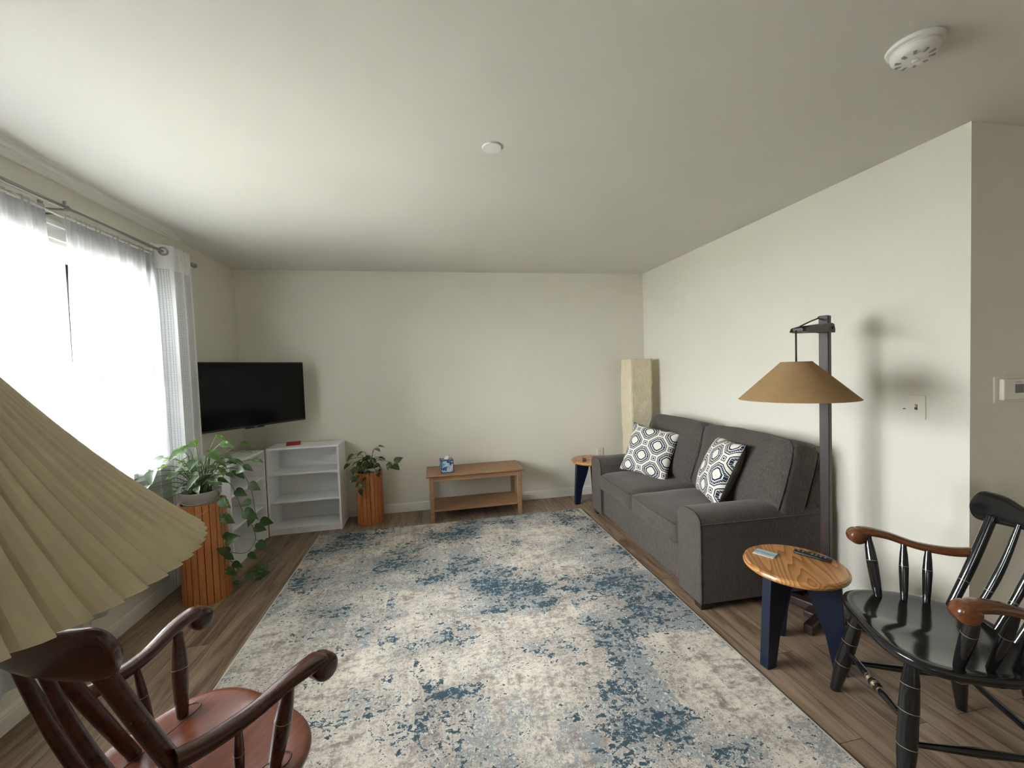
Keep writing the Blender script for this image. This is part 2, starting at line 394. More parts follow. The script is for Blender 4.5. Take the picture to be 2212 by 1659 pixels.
# ------------------------------------------------------------------ mesh helpers
class MB:
    def __init__(s): s.v = []; s.f = []; s.mi = []; s.uv = {}
    def add(s, vs, fs, mi=0):
        n = len(s.v); s.v += [tuple(v) for v in vs]
        for f in fs: s.f.append(tuple(i+n for i in f)); s.mi.append(mi)
        return n
    def box(s, lo, hi, mi=0, mat=None):
        x0, y0, z0 = lo; x1, y1, z1 = hi
        vs = [Vector(p) for p in ((x0,y0,z0),(x1,y0,z0),(x1,y1,z0),(x0,y1,z0),(x0,y0,z1),(x1,y0,z1),(x1,y1,z1),(x0,y1,z1))]
        if mat: vs = [mat @ v for v in vs]
        s.add(vs, [(0,3,2,1),(4,5,6,7),(0,1,5,4),(1,2,6,5),(2,3,7,6),(3,0,4,7)], mi)
    def ring_loft(s, rings, mi=0, caps=True, closed=True):
        n = len(rings[0]); base = len(s.v)
        for r in rings: s.v += [tuple(p) for p in r]
        for i in range(len(rings)-1):
            for j in range(n if closed else n-1):
                a = base+i*n+j; b = base+i*n+(j+1) % n
                s.f.append((a, b, b+n, a+n)); s.mi.append(mi)
        if caps and closed:
            s.f.append(tuple(base+j for j in reversed(range(n)))); s.mi.append(mi)
            s.f.append(tuple(base+(len(rings)-1)*n+j for j in range(n))); s.mi.append(mi)
    def turned(s, p0, p1, prof, seg=14, mi=0, mis=None):
        """prof: list of (t, radius[, matindex])"""
        p0 = Vector(p0); p1 = Vector(p1); ax = (p1-p0); L = ax.length; ax.normalize()
        u = ax.orthogonal().normalized(); w = ax.cross(u)
        rings = []
        for it in prof:
            c = p0+ax*(L*it[0]); rings.append([c+u*(it[1]*cos(2*pi*k/seg))+w*(it[1]*sin(2*pi*k/seg)) for k in range(seg)])
        start = len(s.mi)
        s.ring_loft(rings, mi)
        for i in range(len(prof)-1):
            if len(prof[i]) > 2:
                for k in range(seg): s.mi[start+i*seg+k] = prof[i][2]
    def tube(s, pts, r, seg=8, mi=0, flat=None):
        pts = [Vector(p) for p in pts]; n = len(pts)
        rs = r if isinstance(r, (list, tuple)) else [r]*n
        rings = []; u = None
        for i, p in enumerate(pts):
            d = (pts[min(i+1, n-1)]-pts[max(i-1, 0)])
            if d.length < 1e-9: d = Vector((0, 0, 1))
            d.normalize()
            if u is None: u = d.orthogonal().normalized()
            u = (u-d*u.dot(d)); u = u.normalized() if u.length > 1e-6 else d.orthogonal().normalized()
            w = d.cross(u)
            rings.append([p+u*(rs[i]*cos(2*pi*k/seg))+w*(rs[i]*sin(2*pi*k/seg)) for k in range(seg)])
        s.ring_loft(rings, mi)
    def lathe(s, prof, c=(0, 0, 0), seg=32, mi=0, caps=True):
        rings = [[(c[0]+r*cos(2*pi*k/seg), c[1]+r*sin(2*pi*k/seg), c[2]+z) for k in range(seg)] for r, z in prof]
        s.ring_loft(rings, mi, caps)
    def build(s, name, mats, parent=None, smooth=False, bevel=0, bseg=2, sub=0, auto=None):
        me = bpy.data.meshes.new(name); me.from_pydata(s.v, [], s.f); me.update()
        if not isinstance(mats, (list, tuple)): mats = [mats]
        for m in mats: me.materials.append(m)
        for p, i in zip(me.polygons, s.mi): p.material_index = min(i, len(mats)-1)
        bm = bmesh.new(); bm.from_mesh(me); bmesh.ops.recalc_face_normals(bm, faces=bm.faces); bm.to_mesh(me); bm.free()
        if smooth:
            for p in me.polygons: p.use_smooth = True
            if auto:
                try: me.set_sharp_from_angle(angle=radians(auto))
                except Exception: pass
        o = bpy.data.objects.new(name, me); COL.objects.link(o)
        if parent: o.parent = parent
        if bevel:
            b = o.modifiers.new('bevel', 'BEVEL'); b.width = bevel; b.segments = bseg; b.limit_method = 'ANGLE'; b.angle_limit = radians(40)
            b.harden_normals = False
            for p in me.polygons: p.use_smooth = True
            try: me.set_sharp_from_angle(angle=radians(40))
            except Exception: pass
        if sub:
            b = o.modifiers.new('sub', 'SUBSURF'); b.levels = sub; b.render_levels = sub
            for p in me.polygons: p.use_smooth = True
        return o

def thing(name, label, cat, loc=(0, 0, 0), rz=0, group=None):
    o = bpy.data.objects.new(name, None); COL.objects.link(o); o.empty_display_size = .05
    o.location = loc; o.rotation_euler = (0, 0, rz); o['label'] = label; o['category'] = cat
    if group: o['group'] = group
    return o
def tag(o, label, cat, group=None, kind=None):
    o['label'] = label; o['category'] = cat
    if group: o['group'] = group
    if kind: o['kind'] = kind
    return o
def struct(o):
    o['kind'] = 'structure'; return o
def dup(root, loc, rz, label, group=None):
    r = root.copy(); COL.objects.link(r); r.location = loc; r.rotation_euler = (0, 0, rz); r['label'] = label
    if group: r['group'] = group
    for ch in list(root.children):
        c = ch.copy(); COL.objects.link(c); c.parent = r
        for g in list(ch.children):
            d = g.copy(); COL.objects.link(d); d.parent = c
    return r
def box(name, lo, hi, m, parent=None, bevel=0):
    b = MB(); b.box(lo, hi); return b.build(name, m, parent, bevel=bevel)
def grid_surface(fn, nu, nv, uvfn=None):
    vs = [fn(i/nu, j/nv) for j in range(nv+1) for i in range(nu+1)]
    fs = [(j*(nu+1)+i, j*(nu+1)+i+1, (j+1)*(nu+1)+i+1, (j+1)*(nu+1)+i) for j in range(nv) for i in range(nu)]
    return vs, fs

# ------------------------------------------------------------------ room shell
XL, XR, YB, H = -1.785, 2.375, 4.316, 2.44
YC = 1.425            # outside corner of the right wall
XH, YR = 4.3, -3.4    # hall side and wall behind the camera
fl = box('floor', (XL-.16, YR-.15, -.12), (XH+.15, YB+.14, 0), floor_m); struct(fl)
ce = box('ceiling', (XL-.16, YR-.15, H), (XH+.15, YB+.14, H+.12), ceil_m); struct(ce)
struct(box('wall_back', (XL-.16, YB, 0), (XR+.12, YB+.14, H), wall_m))
struct(box('wall_right', (XR, YC+.12, 0), (XR+.12, YB, H), wall_m))
struct(box('wall_hall', (XR, YC, 0), (XH, YC+.12, H), wall_m))
struct(box('wall_far_right', (XH, YR, 0), (XH+.12, YC+.12, H), wall_m))
struct(box('wall_rear', (XL, YR-.14, 0), (XH+.12, YR, H), wall_m))
# left wall: the window opening, plus an unseen one added for fill light
WZ0, WZ1 = .87, 2.13
WY = [(1.02, 3.07), (-2.6, -1.9)]
mb = MB(); X0 = XL-.15
ys = [YR, WY[1][0], WY[1][1], WY[0][0], WY[0][1], YB]
mb.box((X0, YR, 0), (XL, YB, WZ0)); mb.box((X0, YR, WZ1), (XL, YB, H))
for a, b in ((ys[0], ys[1]), (ys[2], ys[3]), (ys[4], ys[5])): mb.box((X0, a, WZ0), (XL, b, WZ1))
struct(mb.build('wall_left', wall_m))

def baseboard(name, p0, p1, nrm):
    """profiled skirting from p0 to p1 on a wall whose room-side normal is nrm"""
    p0 = Vector((*p0, 0)); p1 = Vector((*p1, 0)); n = Vector((*nrm, 0))
    prof = [(0, 0), (.014, 0), (.014, .062), (.011, .068), (.011, .072), (.014, .075), (.010, .084), (.005, .09), (0, .09)]
    m = MB(); m.ring_loft([[p + n*a + Vector((0, 0, z)) for a, z in prof] for p in (p0, p1)])
    return struct(m.build(name, trim_m))
baseboard('baseboard_back', (XL, YB), (XR, YB), (0, -1))
baseboard('baseboard_left', (XL, YR), (XL, YB), (1, 0))
baseboard('baseboard_right', (XR, YB), (XR, YC-.014), (-1, 0))
baseboard('baseboard_hall', (XR-.014, YC), (XH, YC), (0, -1))
# joint in the back skirting
# ceiling strip along the window wall, dying out towards the corner
m = MB()
def strip(y, k):
    w = .25+.75*k
    return [(XL-.02, y, H+.03)]+[(XL+x*w, y, H-z*k) for x, z in ((-.02, .022), (0, .022), (.02, .024), (.03, .016), (.055, .020), (.062, .010), (.088, .012), (.094, .0))]+[(XL+.094*w, y, H+.03)]
m.ring_loft([strip(YR, 1), strip(3.20, 1), strip(3.32, .7), strip(3.42, .25), strip(3.46, .03)])
struct(m.build('trim_1', trim_m, smooth=True, auto=35))

# ------------------------------------------------------------------ windows
XG = -1.875
def window(name, y0, y1, units, z0=WZ0, z1=WZ1):
    root = bpy.data.objects.new(name, None); COL.objects.link(root); root['kind'] = 'structure'
    f = MB()
    # reveal lining
    f.box((X0-.01, y0, z0), (XL+.004, y0+.022, z1)); f.box((X0-.01, y1-.022, z0), (XL+.004, y1, z1))
    f.box((X0-.01, y0, z1-.022), (XL+.004, y1, z1))
    f.build('window_frame', frame_m, root, bevel=.002)
    s_ = MB(); s_.box((X0-.02, y0-.06, z0-.02), (XL+.055, y1+.06, z0+.012)); s_.box((XL, y0-.05, z0-.085), (XL+.014, y1+.05, z0-.02))
    s_.build('window_sill', frame_m, root, bevel=.004)
    cs = MB()
    cs.box((XL, y0-.065, z0-.02), (XL+.014, y0+.002, z1+.075)); cs.box((XL, y1-.002, z0-.02), (XL+.014, y1+.065, z1+.075))
    cs.box((XL, y0-.065, z1-.002), (XL+.014, y1+.065, z1+.075)); cs.box((XL, y0-.07, z1+.06), (XL+.024, y1+.07, z1+.085))
    cs.build('window_casing', frame_m, root, bevel=.003)
    for (a, b) in units:
        sa = MB()
        zm = 1.515
        # upper sash sits outside, lower sash inside
        for (xx, za, zb) in ((XG-.03, zm-.02, z1-.022), (XG, z0+.0, zm+.02)):
            w = .034
            sa.box((xx-.014, a, za), (xx+.014, a+w, zb)); sa.box((xx-.014, b-w, za), (xx+.014, b, zb))
            sa.box((xx-.014, a+w, za), (xx+.014, b-w, za+.04)); sa.box((xx-.014, a+w, zb-.036), (xx+.014, b-w, zb))
        sash = sa.build('sash', frame_m, root, bevel=.003)
        pa = MB()
        pa.box((XG-.033, a+.034, zm+.02), (XG-.027, b-.034, z1-.058)); pa.box((XG-.003, a+.034, z0+.04), (XG+.003, b-.034, zm-.016))
        pa.build('pane', glass_m, sash)
        mu = MB(); mu.box((XG-.05, b, z0), (XG+.02, b+.03, z1)); mu.build('mullion', frame_m, root)
    return root
window('window_1', 1.02, 3.07, [(1.04, 1.47), (1.50, 2.545), (2.575, 3.05)])
window('added_fill_window', -2.6, -1.9, [(-2.58, -1.92)])  # unseen window behind the camera, added to let in fill light

# ------------------------------------------------------------------ outdoors (seen through the sheers)
g = box('ground', (-60, -40, -.75), (XL-.16, 60, -.65), snow_m); tag(g, 'pale winter lawn outside the window', 'lawn', kind='structure')
dv = box('driveway', (-12.5, -40, -.648), (-8.8, 60, -.63), drive_m); tag(dv, 'grey driveway crossing the lawn beyond the window', 'driveway')
def bare_tree(x, y, h, seed, label):
    rnd = random.Random(seed); m = MB()
    def br(p, d, L, r, lv):
        pts = [p]; rs = [r]; q = p.copy(); dd = d.copy()
        n = 4
        for i in range(n):
            dd = (dd+Vector((rnd.uniform(-.18, .18), rnd.uniform(-.18, .18), rnd.uniform(-.04, .12)))).normalized()
            q = q+dd*(L/n); pts.append(q.copy()); rs.append(r*(1-.55*(i+1)/n))
        m.tube(pts, rs, seg=6 if lv < 2 else 3)
        if lv < 5:
            for k in range(3 if lv else 5):
                i = rnd.randint(1, n) if lv else rnd.randint(2, n)
                a = rnd.uniform(0, 2*pi); t = Vector((cos(a), sin(a), rnd.uniform(.15, .8))).normalized()
                nd = (dd*.6+t*.75).normalized()
                br(pts[i], nd, L*rnd.uniform(.55, .72), rs[i]*.62, lv+1)
    br(Vector((x, y, -.7)), Vector((0, 0, 1)), h*.42, h*.026, 0)
    o = m.build('bare_tree', bark_m); tag(o, label, 'tree', 'bare trees outside the window')
bare_tree(-7.0, 9.6, 7.5, 3, 'bare branching tree nearest the window glass')
bare_tree(-14.5, 15.0, 9, 5, 'bare tree on the right beyond the driveway')
bare_tree(-15.0, 11.5, 10, 8, 'bare tree in the middle distance behind the sheers')
def evergreen(x, y, h, r, label, seed):
    rnd = random.Random(seed); m = MB()
    m.tube([(x, y, -.7), (x, y, h*.9)], [.12, .04], 6, 1)
    for i in range(9):
        z = -.2+h*i/9.5; rr = r*(1-i/9.6)
        rings = []
        for (k, zz) in ((1.0, z), (.75, z+h*.06), (.25, z+h*.16)):
            rings.append([(x+rr*k*(1+.18*rnd.uniform(-1, 1))*cos(2*pi*j/18), y+rr*k*(1+.18*rnd.uniform(-1, 1))*sin(2*pi*j/18), zz+rnd.uniform(-.05, .05)*h*.4*k) for j in range(18)])
        m.ring_loft(rings)
    tag(m.build('evergreen_tree', [ever_m, bark_m]), label, 'tree', 'evergreens outside the window')
evergreen(-17, 19, 5.5, 2.0, 'dark evergreen far right of the lawn', 1)
evergreen(-19, 8.5, 6.5, 2.4, 'dark evergreen behind the middle bare tree', 2)
evergreen(-20, 13.5, 4.8, 2.0, 'lower evergreen between the two taller ones', 4)

# ------------------------------------------------------------------ curtain rods and curtains
XRD = -1.685
rod = thing('curtain_rod', 'thin nickel curtain rod above the window with a turned end knob', 'curtain rod', (XRD, 2.0, 2.262))
m = MB(); m.tube([(0, -2.4, 0), (0, .35, 0)], .0105, 12); m.tube([(0, .3, 0), (0, 1.42, 0)], .0085, 12); m.build('rod', steel_m, rod, smooth=True, auto=40)
m = MB(); m.turned((0, 1.41, 0), (0, 1.475, 0), [(0, .009), (.15, .016), (.3, .009), (.45, .015), (.75, .018), (.95, .010), (1, .002)], 14); m.build('finial', steel_m, rod, smooth=True)
for yy in (.36, -1.15):
    m = MB(); m.box((XL-XRD, yy-.012, -.03), (XL-XRD+.006, yy+.012, .03)); m.tube([(XL-XRD, yy, -.005), (-.005, yy, -.012), (.004, yy, -.014)], .005, 8)
    m.turned((0, yy-.012, 0), (0, yy+.012, 0), [(0, .014), (1, .014)], 14); m.turned((0, yy, .012), (0, yy, .03), [(0, .006), (1, .006)], 8)
    m.build('bracket', steel_m, rod)
XSR = -1.722
rod2 = thing('sheer_rod', 'slim white tension rod carrying the sheer panels behind the nickel rod', 'curtain rod', (XSR, 2.0, 2.232))
m = MB(); m.tube([(0, -2.4, 0), (0, 1.10, 0)], .006, 10); m.build('rod', frame_m, rod2, smooth=True, auto=40)
for yy in (-2.39, 1.09, .36):
    m = MB(); m.tube([(XL-XSR, yy, 0), (0, yy, 0)], .005, 8); m.build('bracket', steel_m, rod2)

def curtain(name, y0, y1, ztop, zbot, x, amp, folds, mat, label, cat, group, seed, pocket=True, spread=1.0, hem=.0, shift=None):
    rnd = random.Random(seed)
    ph = [rnd.uniform(0, 6.28) for _ in range(8)]
    fr = [folds*rnd.uniform(.7, 1.35) for _ in range(4)]
    nu = 260; nv = 48
    Ly = y1-y0
    def fn(u, v):
        z = ztop+(zbot-ztop)*v
        k = min(1, v*5)*.75+.25
        a = 0
        for i, f in enumerate(fr): a += sin(2*pi*f*u+ph[i]+.5*v*sin(ph[i]))*(1, .6, .45, .3)[i]
        a *= amp*k/1.6
        if v < .08: a += .0045*sin(2*pi*folds*3.1*u+ph[5])
        yy = y0+Ly*(u+.012*v*sin(2*pi*folds*.5*u+ph[6]))*1.0+(u-.5)*Ly*(spread-1)*v
        zz = z
        if shift: a += shift(u)
        if v > .97: zz += hem*(sin(2*pi*1.3*u+ph[3])+.6*sin(2*pi*3.1*u))
        return (x+a, yy, zz)
    vs, fs = grid_surface(fn, nu, nv)
    m = MB(); m.add(vs, fs); o = m.build(name, mat, smooth=True)
    uvl = o.data.uv_layers.new(name='UVMap')
    for lp in o.data.loops:
        co = vs[lp.vertex_index]; i = lp.vertex_index % (nu+1)
        uvl.data[lp.index].uv = (i/nu*Ly*1.75, co[2])
    tag(o, label, cat, group)
    return o, fn
c1, fn1 = curtain('sheer_curtain', 2.40, 3.06, 2.25, .22, XSR, .022, 7, sheer_m, 'white sheer curtain panel over the right half of the window', 'curtain', 'sheer curtains', 3, spread=1.08, hem=.01)
c2, fn2 = curtain('sheer_curtain', 1.02, 2.305, 2.25, .19, XSR, .022, 12, sheer_m, 'wide white sheer curtain panel left of the gap, behind the pleated lampshade', 'curtain', 'sheer curtains', 9, spread=1.06, hem=.012)
def hem(fn, name, parent, v0, v1):
    vs, fs = grid_surface(lambda u, v: tuple(Vector(fn(u, v0+(v1-v0)*v))+Vector((-.0022, 0, 0))), 260, 3)
    m = MB(); m.add(vs, fs); return m.build(name, sheer_m, parent, smooth=True)
for c_, f_ in ((c1, fn1), (c2, fn2)):
    hem(f_, 'header_pocket', c_, .008, .045); hem(f_, 'hem', c_, .955, 1.0)
c3, fn3 = curtain('grommet_curtain', 3.03, 3.305, 2.305, .06, XRD, .016, 2.0, grid_m, 'white curtain with a fine grid weave gathered at the right end of the rod', 'curtain', None, 5, spread=1.05, shift=lambda u: -.032+.072*min(1, max(0, (u-.12)/.2)))
# solid hem and grommet ring
m = MB()
pts = [(XRD+.006+.79*.023*cos(a), 3.083+.61*.023*cos(a), 2.262+.023*sin(a)) for a in [2*pi*k/28 for k in range(29)]]
m.tube(pts, .0055, 8); m.build('grommet', steel_m, c3, smooth=True)

# ------------------------------------------------------------------ television on the corner arm
tv = thing('television', 'flat black television mounted across the left corner, switched off', 'television', (-1.44, 3.715, 1.285), atan2(.81, .585))
hw, hh = .475, .265      # half width / height; local +x along the screen, screen faces local -y
m = MB(); m.box((-hw, .0, -hh), (hw, .030, hh)); m.box((-hw*.75, .03, -hh*.8), (hw*.75, .065, hh*.55)); m.build('housing', tvb_m, tv, bevel=.004)
box('screen', (-hw+.008, -.003, -hh+.016), (hw-.008, .0, hh-.008), screen_m, tv)
m = MB(); m.box((-.075, -.006, -hh-.010), (.075, .02, -hh+.006)); m.build('sensor_bar', tvb_m, tv, bevel=.003)
m = MB(); m.box((-.012, -.008, -hh-.002), (.012, -.0055, -hh+.003)); m.build('maker_badge', M('badge_grey', (.35, .35, .36), .3, metal=.8), tv)
m = MB(); m.box((-.1, .065, -.1), (.1, .075, .1)); m.tube([(0, .075, 0), (.10, .16, 0), (0, .26, 0)], .018, 8); m.box((-.05, .255, -.1), (.05, .275, .1)); m.build('wall_arm', blackpl_m, tv)
m = MB(); m.tube([(-.385, .03, -hh+.03), (-.385, .035, -hh-.04), (-.392, .045, -hh-.12), (-.40, .06, -hh-.20)], .0035, 8)
m.build('power_cord', blackpl_m, tv, smooth=True)

# ------------------------------------------------------------------ bookcases
def bookcase(w, d, h, label, loc, rz, shelf_z):
    """front faces local -y, spans x 0..w, depth y 0..d"""
    r = thing('bookcase', label, 'bookcase', loc, rz, 'low white bookcases in the corner')
    T = .016
    for x in (0, w-T):
        m = MB(); m.box((x, 0, 0), (x+T, d, h-T))
        xi = x+T if x == 0 else x-.0006
        for yy in (.04, d-.05):
            for k in range(10):
                z = .16+k*.06
                if abs(z-shelf_z[0]) < .03 or abs(z-shelf_z[1]) < .03: continue
                m.box((xi, yy-.0025, z-.0025), (xi+.0006, yy+.0025, z+.0025), 1)
        m.build('side_panel', [white_m, hole_m], r)
    box('top', (0, 0, h-T), (w, d, h), white_m, r, bevel=.0015)
    for z in shelf_z:
        box('shelf', (T, .008, z-T), (w-T, d-.008, z), white_m, r, bevel=.001)
    box('bottom_shelf', (T, .004, .045), (w-T, d-.008, .045+T), white_m, r, bevel=.001)
    box('plinth', (T, .014, 0), (w-T, .03, .045), white_m, r)
    box('back_panel', (T, d-.008, .0), (w-T, d-.003, h-T), white_m, r)
    return r
bookcase(.612, .29, .785, 'low white bookcase against the back wall with a red booklet on top', (-1.478, 3.985, 0), 0, (.303, .553))
bookcase(.650, .29, .783, 'low white bookcase along the window wall, beside the trailing pothos', (-1.482, 3.325, 0), radians(90), (.303, .553))
bk = thing('booklet', 'small red booklet lying on the white bookcase', 'booklet', (-1.275, 4.13, .785), radians(12))
m = MB(); m.box((-.055, -.04, .0005), (.060, .035, .003)); m.build('pages', M('page_white', (.75, .74, .72), .6), bk)
m = MB(); m.box((-.070, -.042, .003), (.048, .040, .0048), 0, Matrix.Translation((0, -.04, .003)) @ Matrix.Rotation(radians(17), 4, 'X') @ Matrix.Translation((0, .04, -.003))); m.build('cover', red_m, bk, bevel=.001)

# ------------------------------------------------------------------ slatted planters, pots, pothos
def planter(label, loc, r, h, n, rz=0):
    t = thing('slatted_plant_stand', label, 'plant stand', loc, rz, 'orange wood slatted plant stands')
    m = MB(); m.lathe([(r-.010, .0), (r-.010, h-.012), (r-.013, h-.012), (r-.013, .0)], seg=48, caps=False, mi=0); m.build('liner', slatedge_m, t, smooth=True)
    m = MB(); g_ = .05
    for k in range(n):
        a0 = 2*pi*(k+g_)/n; a1 = 2*pi*(k+1-g_)/n
        rings = []
        for z in (0, h):
            rings.append([(rr*cos(a), rr*sin(a), z) for rr, a in ((r, a0), (r, a1), (r-.011, a1), (r-.011, a0))])
        m.ring_loft(rings)
    m.build('slats', slat_m, t, bevel=.0012)
    m = MB(); m.lathe([(r-.013, h-.10), (r-.013, h-.09)], seg=32); m.build('pot_ledge', slatedge_m, t)
    return t
P1 = Vector((-1.495, 2.985, 0)); P2 = Vector((-.632, 4.13, 0))
planter('orange wood slatted plant stand by the window, taller of the two', P1, .130, .635, 22)
planter('orange wood slatted plant stand against the back wall, shorter of the two', P2, .122, .490, 21, .1)
# crossbar ledges are inside; pots rest on them
def pot(label, loc, r1, r0, h, mat, tilt=0, bail=False, grp='plant pots'):
    t = thing('plant_pot', label, 'plant pot', loc, 0, grp)
    m = MB(); m.lathe([(r0, 0), (r0+(r1-r0)*.8, h*.72), (r1*.97, h*.74), (r1, h*.76), (r1*1.02, h), (r1*.95, h), (r1*.93, h*.80), (r0+(r1-r0)*.5, h*.5)], seg=40, caps=True)
    m.build('pot', mat, t, smooth=True, auto=50)
    m = MB(); m.lathe([(0.001, h*.84), (r1*.93, h*.83), (r1*.93, h*.80), (.001, h*.79)], seg=24, caps=False); m.build('soil', soil_m, t)
    if bail:
        for s_, dx in ((1, .02), (-1, .05)):
            pts = []
            for k in range(17):
                a = pi*k/16
                pts.append((r1*1.04*cos(a), -r1*1.02*sin(a)*(.98 if s_ > 0 else 1.03)-.0, h*.86-(.045 if s_ > 0 else .115)*sin(a)))
            m = MB(); m.tube(pts, .0022, 6); m.build('bail_wire', wire_m, t, smooth=True)
    return t
pot('greige plastic pot with wire bail sitting in the taller plant stand', P1+Vector((.005, -.015, .545)), .108, .078, .165, pot_m, bail=True)
pot('small white pot sitting in the shorter plant stand', P2+Vector((.02, -.0, .40)), .075, .050, .125, potw_m)

def leaf(m, base, tip_dir, up, L, W_, cup=.25, mi=0):
    """heart-shaped, folded along the midrib and drooping at the tip"""
    d = tip_dir.normalized(); s_ = d.cross(up)
    if s_.length < 1e-4: s_ = d.orthogonal()
    s_.normalize(); n = s_.cross(d)
    prof = [(-.10, .0, 0), (-.13, .22, 0), (-.02, .42, 0), (.16, .5, 0), (.36, .47, 0), (.58, .34, 0), (.80, .16, 0), (1.0, .0, 0)]
    mid = []; lft = []; rg = []
    for (t_, w, _) in prof:
        dro = -.22*L*max(0, t_)**2
        mx = t_ if t_ > 0 else t_*.2
        if t_ == -.13: mx = -.02
        mid.append(base+d*(max(mx, 0)*L)+n*dro)
        lft.append(base+d*(t_*L)+s_*(w*W_)+n*(dro+cup*w*W_)); rg.append(base+d*(t_*L)-s_*(w*W_)+n*(dro+cup*w*W_))
    k = len(prof); vs = mid+lft+rg; fs = []
    for i in range(k-1):
        fs.append((i, i+1, k+i+1, k+i)); fs.append((i, 2*k+i, 2*k+i+1, i+1))
    m.add(vs, fs, mi)
def pothos(label, center, leaves, vines, seed, rscale=1.0):
    """leaves: (x,y,z,size,droop) blade bases ; vines: point lists with leaves along them"""
    rnd = random.Random(seed)
    t = thing('pothos_plant', label, 'houseplant', center, 0, 'pothos plants')
    c = Vector(center); lm = MB(); sm = MB()
    for it in leaves:
        p = Vector(it[:3])-c; sz = it[3]
        out = Vector((p.x, p.y, 0)); out = out.normalized() if out.length > .01 else Vector((1, 0, 0))
        p0 = Vector((rnd.uniform(-.04, .04)*rscale, rnd.uniform(-.04, .04)*rscale, 0))
        midp = p0*.5+p*.5+Vector((0, 0, .05+.25*abs(p.z)))*.8
        pts = [p0, p0*.6+midp*.4+Vector((0, 0, .02)), midp, p*.75+midp*.25+Vector((0, 0, .006)), p]
        sm.tube(pts, [.0028, .0026, .0024, .002, .0015], 5)
        dr = it[4] if len(it) > 4 else rnd.uniform(-.7, .1)
        yaw = rnd.uniform(-.8, .8)
        o2 = Vector((out.x*cos(yaw)-out.y*sin(yaw), out.x*sin(yaw)+out.y*cos(yaw), dr))
        up = Vector((rnd.uniform(-.5, .5), rnd.uniform(-.7, .2), 1))
        leaf(lm, p, o2, up, sz*.95, sz*.66, rnd.uniform(.15, .5), 0 if rnd.random() < .55 else 1)
    for vn in vines:
        pts = [Vector(q)-c for q in vn['p']]
        # smooth the vine
        sp_ = []
        for i in range(len(pts)-1):
            a = pts[max(i-1, 0)]; b = pts[i]; cc = pts[i+1]; d = pts[min(i+2, len(pts)-1)]
            for k in range(5):
                u = k/5; sp_.append(.5*((2*b)+(-a+cc)*u+(2*a-5*b+4*cc-d)*u*u+(-a+3*b-3*cc+d)*u**3))
        sp_.append(pts[-1])
        sm.tube(sp_, .0022, 5)
        for (fi, sz, dx, dy, dz) in vn['l']:
            q = sp_[min(int(fi*(len(sp_)-1)), len(sp_)-1)]
            e_ = q+Vector((dx, dy, dz))*.35
            sm.tube([q, (q+e_)/2+Vector((0, 0, .006)), e_], .0013, 4)
            leaf(lm, e_, Vector((dx, dy, dz)), Vector((-.35, -.9, .45)), sz, sz*.85, .25, 1 if rnd.random() < .7 else 0)
    sm.build('stems', stem_m, t, smooth=True)
    lm.build('foliage', [leaf_m, leafd_m], t, smooth=True)
    return t
rnd = random.Random(21)
L1 = []
C1 = P1+Vector((.005, -.015, .685))
# crown of the near plant: canopy leaning to the window on the left and over the bookcase on the right
for (x, y, z, s_) in [(-1.63, 2.66, .80, .085), (-1.62, 2.72, .86, .085), (-1.60, 2.60, .79, .08), (-1.59, 2.70, .90, .10), (-1.57, 2.62, .84, .075), (-1.60, 2.80, .96, .10), (-1.52, 2.86, .99, .10),
                      (-1.47, 2.90, 1.01, .095), (-1.55, 2.95, 1.00, .09), (-1.44, 2.82, .93, .09), (-1.38, 2.88, .95, .085), (-1.36, 2.98, 1.00, .085), (-1.42, 3.05, 1.04, .09), (-1.30, 2.95, .90, .085),
                      (-1.27, 3.05, .93, .085), (-1.33, 2.86, .86, .08), (-1.24, 2.98, .84, .075), (-1.30, 3.12, .97, .08), (-1.50, 2.72, .88, .08), (-1.61, 2.84, .90, .09), (-1.62, 2.92, .94, .085),
                      (-1.63, 2.70, .74, .07), (-1.62, 2.62, .70, .07), (-1.45, 3.00, .95, .08), (-1.35, 3.06, .88, .075), (-1.22, 3.10, .86, .07), (-1.40, 2.76, .84, .06), (-1.55, 3.05, 1.02, .08)]:
    L1.append((x, y, z, s_))
for k in range(46):
    a = rnd.uniform(0, 2*pi); r_ = rnd.uniform(.06, .20)
    L1.append((max(-1.585, C1.x+.03+r_*cos(a)), C1.y+r_*sin(a)*.9, .76+rnd.uniform(0, .20)*(1-r_*1.6), rnd.uniform(.05, .08)))
